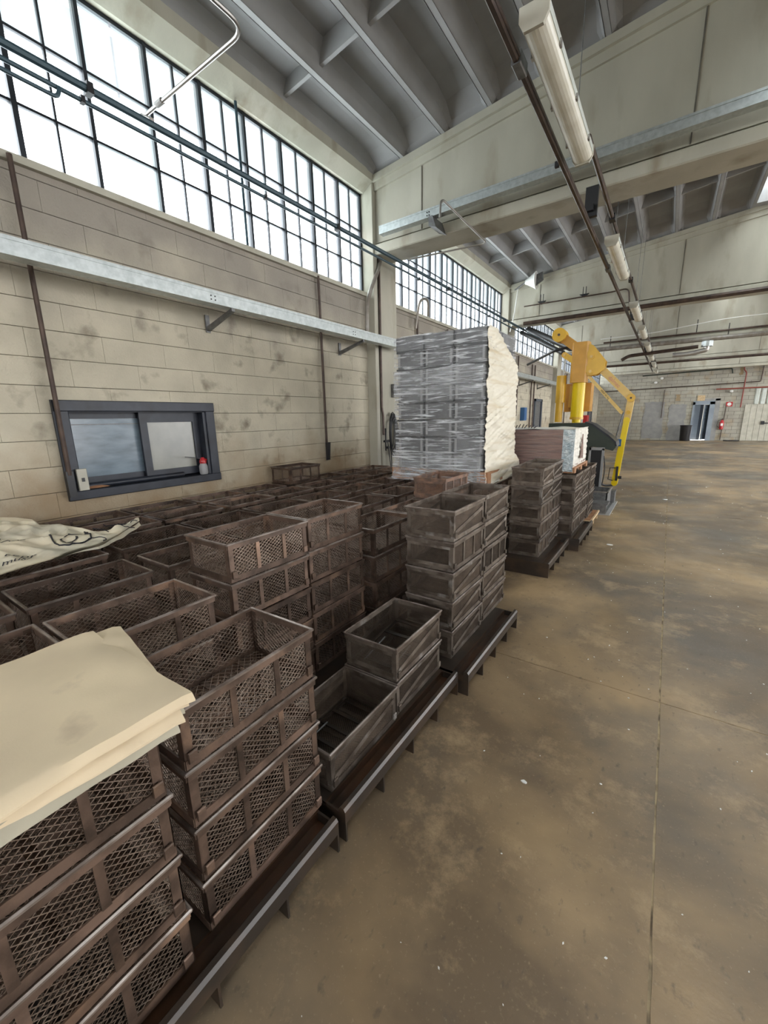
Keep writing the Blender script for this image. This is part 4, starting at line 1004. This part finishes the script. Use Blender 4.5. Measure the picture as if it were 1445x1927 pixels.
def wrap(par, x0, x1, y0, y1, z0, z1, flare, mt, name, faces='nws', seed=0, amp=.008):
    """film round a load: vertical skin with drawn-in folds, flaring onto the pallet"""
    per = []
    N_ = 34
    def seg(ax, ay, bx, by):
        for i in range(N_): per.append((ax+(bx-ax)*i/N_, ay+(by-ay)*i/N_))
    if 'n' in faces: seg(x0, y0, x1, y0)
    if 'e' in faces: seg(x1, y0, x1, y1)
    if 'b' in faces: seg(x1, y1, x0, y1)
    if 'w' in faces: seg(x0, y1, x0, y0)
    closed = all(c in faces for c in 'nebw')
    if not closed:
        last = {'n': (x1, y0), 'e': (x1, y1), 'b': (x0, y1), 'w': (x0, y0)}[[c for c in 'nebw' if c in faces][-1]]; per.append(last)
    m = MB(); R_ = 70; cx, cy = (x0+x1)/2, (y0+y1)/2
    for j in range(R_+1):
        v = j/R_; z = z0+(z1-z0)*v
        fl_ = flare*max(0, 1-v/.12)**2
        for (px, py) in per:
            ox = 1 if px > x1-1e-4 else (-1 if px < x0+1e-4 else 0); oy = 1 if py > y1-1e-4 else (-1 if py < y0+1e-4 else 0)
            d_ = amp*(noise.noise(Vector((px*3+seed, py*3, z*16+px*1.5)))+.6*noise.noise(Vector((px*9, py*9, z*40+seed)))) + amp*.6 + fl_
            d_ -= .006*(abs(math.sin(PI*(z-z0-.13)/bh)) < .12)
            m.v.append((px+ox*d_, py+oy*d_, z))
    c = len(per)
    for j in range(R_):
        for i in range(c if closed else c-1):
            e = (i+1) % c; m.f.append((j*c+i, j*c+e, (j+1)*c+e, (j+1)*c+i))
    return m.build(name, mt, par, smooth=True)
wrap(t, .06, 1.145, -.004, .92, .0, 1.585, .055, M['film'], 'film', 'nebw')
M['filmdense'] = filmmat('dense_stretch_film', .16, .92, (.93,.95,.98), (.8,.8,16))
wrap(t, .035, 1.16, -.022, .94, .002, .34, .045, M['filmdense'], 'film_skirt', 'nw', 3, .010)
wrap(t, .052, 1.150, -.012, .93, .95, 1.22, .0, M['filmdense'], 'film_band', 'nw', 9, .010)
m = MB()
for j in range(13):
    for i in range(13): m.v.append((.06+1.085*i/12, -.004+.924*j/12, 1.583+.006*noise.noise(Vector((i*.7, j*.7, 1)))))
for j in range(12):
    for i in range(12): a = j*13+i; m.f.append((a, a+1, a+14, a+13))
m.build('film_top', M['film'], t, smooth=True)
# cream sheet on the aisle side of the pile: slack folds, chamfered top and skirt
m = MB(); nu, nv = 60, 110
for j in range(nv+1):
    v = j/nv
    for i in range(nu+1):
        u = i/nu; y = -.015+.985*u; z = -.02+1.60*v
        z = min(z, 1.58-.42*max(0, u-.25)) if v > .7 else z
        o_ = .016+.022*noise.noise(Vector((u*.9+z*.3, z*9+u*3, 3)))+.016*noise.noise(Vector((u*1.3, z*27-u*9, 8)))+.009*noise.noise(Vector((u*2, z*55+u*12, 2)))
        o_ += .07*math.exp(-((z-.08)/.16)**2)*u + .03*max(0, .3-v)
        if v < .12: y += .05*(1-v/.12)*(u-.2)
        m.v.append((1.15+o_, y, z + (.14*max(0, u-.6)*(1 if v < .03 else 0))))
for j in range(nv):
    for i in range(nu): a = j*(nu+1)+i; m.f.append((a, a+1, a+nu+2, a+nu+1))
m.build('side_sheet', M['creamwrap'], t, smooth=True)
# ------------------------------------------------------------------ plank crate on the far stacks
t = thing('wrapped_plank_crate', 'brown plank-sided crate with white wrapped end on a pallet behind the five-high stacks', 'crate', (-1.95,5.42,ZC))
wood_pallet(t, 1.06, .95, 0, .07, m1='wood', m2='wood')
for k in range(5): MB().box(0, 0, .08+k*.09, .93, .02, .08+k*.09+.087).build('plank', M['woodred'], t)
for k in range(5): MB().box(0, .93, .08+k*.09, .93, .95, .08+k*.09+.087).build('plank', M['woodred'], t)
MB().box(0, .02, .08, .02, .93, .525).build('side_panel', M['woodred'], t); MB().box(.02,.02,.08,1.03,.93,.10).build('bottom_panel', M['woodred'], t)
def crinkle(f, nu, nv, name, mt, par):
    m = MB()
    for j in range(nv+1):
        for i in range(nu+1): m.v.append(f(i/nu, j/nv))
    for j in range(nv):
        for i in range(nu): a = j*(nu+1)+i; m.f.append((a, a+1, a+nu+2, a+nu+1))
    return m.build(name, mt, par, smooth=False)
MB().box(.93,.0,.08,1.02,.05,.53).build('corner_post', M['woodpale'], t)
crinkle(lambda u, v: (.90+.135*u, -.012+.007*noise.noise(Vector((u*8, v*28, 0))), .02+.51*v), 10, 60, 'foil_edge', M['foil'], t)
def endf(u, v):
    z = .0+.54*v; x = 1.03+.016*noise.noise(Vector((u*7, v*15, 4)))+.006*noise.noise(Vector((u*25, v*40, 4)))
    if v < .16: z += .05*abs(math.sin(u*14))*(1-v/.16)
    return (x, -.01+.97*u, z)
crinkle(endf, 40, 50, 'end_wrap', M['whitewrap'], t)
MB().prism([(.36,.16),(.56,.14),(.44,.46)], 1.046, 1.056, 'x').build('tear', M['woodred'], t)
crinkle(lambda u, v: (-.01+1.05*u, -.01+.97*v, .535+.012*noise.noise(Vector((u*5, v*5, 7)))), 24, 24, 'top_wrap', M['whitewrap'], t)
wrap(t, -.008, 1.0, -.012, .94, .06, .535, .0, M['filmthin'], 'film', 'nw', 5, .003)
for k in range(9): MB().bar((.15+.04*k+rnd.uniform(-.01,.01), .3, .54), (.15+.045*k, .31, .545+rnd.uniform(.02,.05)), .006, 5).build('sprig', M['black'], t)
# ------------------------------------------------------------------ small orange wooden pallet
t = thing('wooden_pallet', 'small orange-brown wooden pallet with pale edge, at the end of the black pallets', 'pallet', (-1.60,6.23,0))
for k in range(8): MB().box(0, k*.105, .115, .83, k*.105+.062, .13).build('board', M['wood'], t)
MB().box(.83,-.005,.105,.85,.80,.135).build('edge_strip', M['woodpale'], t); MB().box(0,-.015,.105,.85,-.003,.135).build('edge_strip', M['woodpale'], t)
for q in (.02,.38,.76): [MB().box(a, q, 0, a+.04, q+.04, .105).build('foot', M['woodpale'], t) for a in (0,.4,.79)]
# ------------------------------------------------------------------ steel bins and hand truck behind
t = thing('steel_skid', 'low grey steel box with flat lid edge on the floor past the pallets', 'steel box', (-1.35,7.30,0))
MB().box(0,0,.02,.66,.05,.17).box(0,0,.17,.68,.30,.185).box(.63,.05,.0,.66,1.2,.02).build('body', M['galvdark'], t); MB().box(0,0,0,.72,1.25,.018).build('base_plate', M['greyrib'], t)
t = thing('steel_bin', 'open dark steel bin behind the low grey box', 'bin', (-1.35,7.75,.02))
MB().box(0,0,0,.62,.012,.28).box(0,.55,0,.62,.562,.28).box(0,0,0,.012,.56,.28).box(.60,0,0,.62,.56,.28).box(0,0,0,.62,.56,.01).build('body', M['galvdark'], t); MB().box(-.01,-.012,.27,.63,.0,.29).box(.615,-.012,.27,.635,.58,.29).build('rim', M['pipegrey'], t)
t = thing('steel_bin', 'second dark steel bin standing at the back of the grey base plate', 'bin', (-1.25,8.34,.02)); MB().box(0,0,0,.58,.2,.20).build('body', M['galvdark'], t); MB().box(-.01,-.01,.2,.59,.21,.215).build('rim', M['galvdark'], t)
t = thing('hand_truck', 'small hand truck with black wheel leaning by the steel bins', 'hand truck', (-1.02,7.55,.19))
MB().bar((0,0,.02),(0,.05,.50),.012,8).bar((-.25,0,.02),(-.25,.05,.50),.012,8).bar((-.25,.05,.5),(0,.05,.5),.012,8).build('frame', M['galvdark'], t)
for q in (0.03,-.28): MB().bar((q-.02,-.02,.05),(q+.02,-.02,.05),.055,14).build('wheel', M['black'], t)
MB().bar((0,.05,.5),(.10,.0,.56),.012,8).build('handle', M['galvdark'], t)
# ------------------------------------------------------------------ dark green covered machine
t = thing('covered_machine', 'machine under a dark green cover with a pointed nose, behind the plank crate', 'machine', (0,8.85,0))
m = MB(); pr = [(-1.95,1.02),(-1.10,1.0),(-1.0,.985),(-.80,.935),(-.755,1.0),(-.78,1.08),(-.90,1.19),(-1.18,1.40),(-1.30,1.44),(-1.95,1.44)]
m.prism(pr, -.25, .25, 'y').build('cover', M['darkgreen'], t)
MB().prism([(-1.30,1.44),(-1.18,1.40),(-.90,1.19),(-.78,1.08),(-.76,1.02),(-.74,1.02),(-.76,1.1),(-.88,1.215),(-1.17,1.425),(-1.30,1.465)], -.26, .26, 'y').build('cover_edge', M['navy'], t)
MB().box(-1.95,-.23,0,-1.20,.23,1.0).build('body', M['darkgreen'], t)
MB().box(-1.17,-.38,0,-1.14,-.35,1.0).box(-.96,-.38,.1,-.92,-.35,.98).box(-1.17,-.38,.95,-.92,-.35,1.0).build('steel_frame', M['greyrib'], t); MB().box(-1.14,-.36,.1,-.96,-.30,.95).build('dark_panel', M['black'], t)
MB().path(arc([(-.92,-.37,.85),(-.88,-.37,.6),(-.91,-.37,.3)],.2), .01, 6).build('cable', M['black'], t)
# ------------------------------------------------------------------ yellow lifting manipulator
Y0 = 9.6
t = thing('lifting_manipulator', 'yellow articulated lifting arm on a column, its end hanging near the floor', 'lifting arm', (-1.63,Y0,0))
def q3(x, z, y=0): return (x+1.63, y, z)
MB().box(-.35,-.35,0,.35,.35,.04).build('base_plate', M['yellow'], t)
MB().bar((0,0,.04),(0,0,1.55),.085,18).build('lower_column', M['yellowbright'], t, smooth=True)
MB().bar((0,0,1.52),(0,0,2.42),.125,20).build('column', M['yellowbright'], t, smooth=True); MB().bar((0,0,1.50),(0,0,1.55),.135,20).build('collar', M['yellow'], t, smooth=True)
MB().bbox(-.16,-.17,2.24,.15,.12,3.02,.035,'z').build('head_housing', M['orange'], t)
MB().prism([(a+1.63,b) for a, b in ((-1.44,2.36),(-1.30,2.37),(-1.17,2.46),(-1.16,2.62),(-1.40,2.93),(-1.46,2.96),(-1.52,2.95),(-1.56,2.37))], -.14, -.11, 'y').build('side_plate', M['yellow'], t)
MB().prism([(a+1.63,b) for a, b in ((-1.44,2.36),(-1.30,2.37),(-1.17,2.46),(-1.16,2.62),(-1.40,2.93),(-1.46,2.96),(-1.52,2.95),(-1.56,2.37))], .07, .10, 'y').build('side_plate', M['yellow'], t)
def link(a, b, w, y0, y1, mt, name, par=None, rnd_=True):
    a, b = Vector(a), Vector(b); d_ = (b-a).normalized(); n_ = Vector((-d_.y, d_.x)); pr = []
    for i in range(9): an = PI/2+PI*i/8; v = d_*math.cos(an)*w+n_*math.sin(an)*w; pr.append(tuple(a+v))
    for i in range(9): an = -PI/2+PI*i/8; v = d_*math.cos(an)*w+n_*math.sin(an)*w; pr.append(tuple(b+v))
    return MB().prism(pr, y0, y1, 'y').build(name, mt, par or t)
c_ = lambda x, z: (x+1.63, z)
link(c_(-2.06,3.20), c_(-1.46,2.72), .085, -.10, .06, M['orange'], 'counter_arm')
m = MB(); m.bar(q3(-2.06,3.20,-.17), q3(-2.06,3.20,.12), .135, 22).build('counter_roller', M['yellow'], t, smooth=True); MB().bar(q3(-2.06,3.20,-.19), q3(-2.06,3.20,-.17), .025, 10).build('roller_pin', M['pipe'], t)
link(c_(-1.93,2.80), c_(-1.42,2.44), .055, -.155, -.14, M['yellow'], 'lower_link'); link(c_(-1.60,2.84), c_(-1.42,2.72), .055, -.155, -.14, M['yellow'], 'upper_link')
for x, z in ((-1.42,2.72),(-1.42,2.44),(-1.93,2.80)): MB().bar(q3(x,z,-.175), q3(x,z,-.15), .028, 12).build('pivot_pin', M['yellowpale'], t, smooth=True)
link(c_(-1.30,2.55), c_(-.665,1.895), .068, -.06, .04, M['yellowpale'], 'forearm')
link(c_(-1.44,2.34), c_(-.80,1.62), .030, -.10, -.06, M['yellowpale'], 'tie_rod')
MB().bar(q3(-.665,1.895,-.09), q3(-.665,1.895,-.058), .075, 18).build('elbow_cap', M['yellow'], t, smooth=True); MB().bar(q3(-.665,1.895,-.10), q3(-.665,1.895,-.088), .018, 10).build('elbow_bolt', M['black'], t)
link(c_(-.665,1.895), c_(-.70,1.46), .06, -.045, .065, M['yellowpale'], 'wrist_link'); MB().bar(q3(-.685,1.62,-.062), q3(-.685,1.62,-.046), .04, 14).build('wrist_cap', M['yellow'], t, smooth=True)
link(c_(-.70,1.48), c_(-.755,.80), .050, -.052, .052, M['yellowbright'], 'drop_arm'); link(c_(-.86,.80), c_(-.80,.20), .045, -.05, .04, M['yellowbright'], 'drop_arm_tip') if False else None
link(c_(-.748,.90), c_(-.80,.20), .055, -.058, .058, M['yellowbright'], 'drop_arm_tip')
MB().box(*q3(-.79,.26,-.09), *q3(-.75,.55,-.05)).build('control_box', M['black'], t)
MB().bar(q3(-.74,.33,-.07), q3(-.68,.33,-.07), .03, 10).build('control_knob', M['black'], t)
MB().path([q3(-.80,.52,-.07), q3(-.90,.52,-.07), q3(-.92,.28,-.07), q3(-.83,.26,-.07)], .01, 6).build('guard_handle', M['black'], t)
MB().path(arc([q3(-.80,.16,-.02), q3(-.96,.14,-.1), q3(-1.06,.22,-.2), q3(-1.12,.30,-.25)], .1), .022, 8).build('hook_arm', M['black'], t)
MB().path(arc([q3(-.76,1.62,-.1), q3(-.82,1.3,-.12), q3(-.85,1.1,-.1), q3(-.78,1.0,-.08)], .2), .018, 6).build('hose', M['galvdark'], t)
MB().box(*q3(-.82,.96,-.10), *q3(-.75,1.10,-.04)).build('blue_valve', M['blue'], t)
MB().bar(q3(-1.97,1.85,-.05), q3(-1.97,2.40,-.05), .095, 16).build('balance_cylinder', M['yellow'], t, smooth=True); MB().bar(q3(-1.98,1.45,-.05), q3(-1.98,1.85,-.05), .075, 14).build('cylinder_foot', M['yellow'], t, smooth=True); MB().bar(q3(-1.93,2.40,-.05), q3(-1.93,2.80,-.05), .015, 8).build('piston_rod', M['galv'], t, smooth=True)
MB().bbox(-.30,.16,1.66,.24,.36,2.24,.03,'z').build('air_tank', M['orange'], t)
MB().box(-.20,.10,1.75,-.12,.3,2.2).build('tank_bracket', M['yellow'], t)
# lettering on the arm (a maker's word and a capacity mark)
def arm_text(txt, x, z, size, ang, y, mt, name):
    cu = bpy.data.curves.new('t', 'FONT'); cu.body = txt; cu.size = size; cu.align_x = 'CENTER'; cu.align_y = 'CENTER'; cu.resolution_u = 2; cu.extrude = .001
    o = bpy.data.objects.new('src', cu); COL.objects.link(o); bpy.context.view_layer.update(); me = bpy.data.meshes.new_from_object(o); bpy.data.objects.remove(o)
    ca, sa = math.cos(ang), math.sin(ang)
    for v in me.vertices:
        a, b, c = v.co; v.co = (x+1.63+a*ca-b*sa, y-c, z+a*sa+b*ca)
    me.materials.clear(); me.materials.append(mt); ob(name, me, t)
aa = math.atan2(-.655, .635)
arm_text('dalmec', -.98, 2.215, .10, aa, -.063, M['pinkred'], 'lettering')
arm_text('MAX 50 Kg', -1.12, 1.98, .05, math.atan2(-.72,.64), -.103, M['pipe'], 'capacity_mark')
# black boom carrying hoses behind the arm
pipe('boom_hose', 'thick black boom running from the second beam down to the yellow arm', 'hose', [(-3.3,11.6,3.80),(-1.9,9.9,2.98)], .065, M['black'], n=10)
pipe('boom_hose', 'second thick black boom beside the first, just under it, behind the yellow arm', 'hose', [(-3.45,11.5,3.72),(-2.05,9.9,2.90)], .05, M['black'], n=10)
pipe('boom_hose', 'black cable chain lying level beside the yellow arm head', 'hose', [(-3.1,11.0,2.85),(-2.2,9.7,2.93),(-1.9,9.7,2.98)], .03, M['black'], n=8)
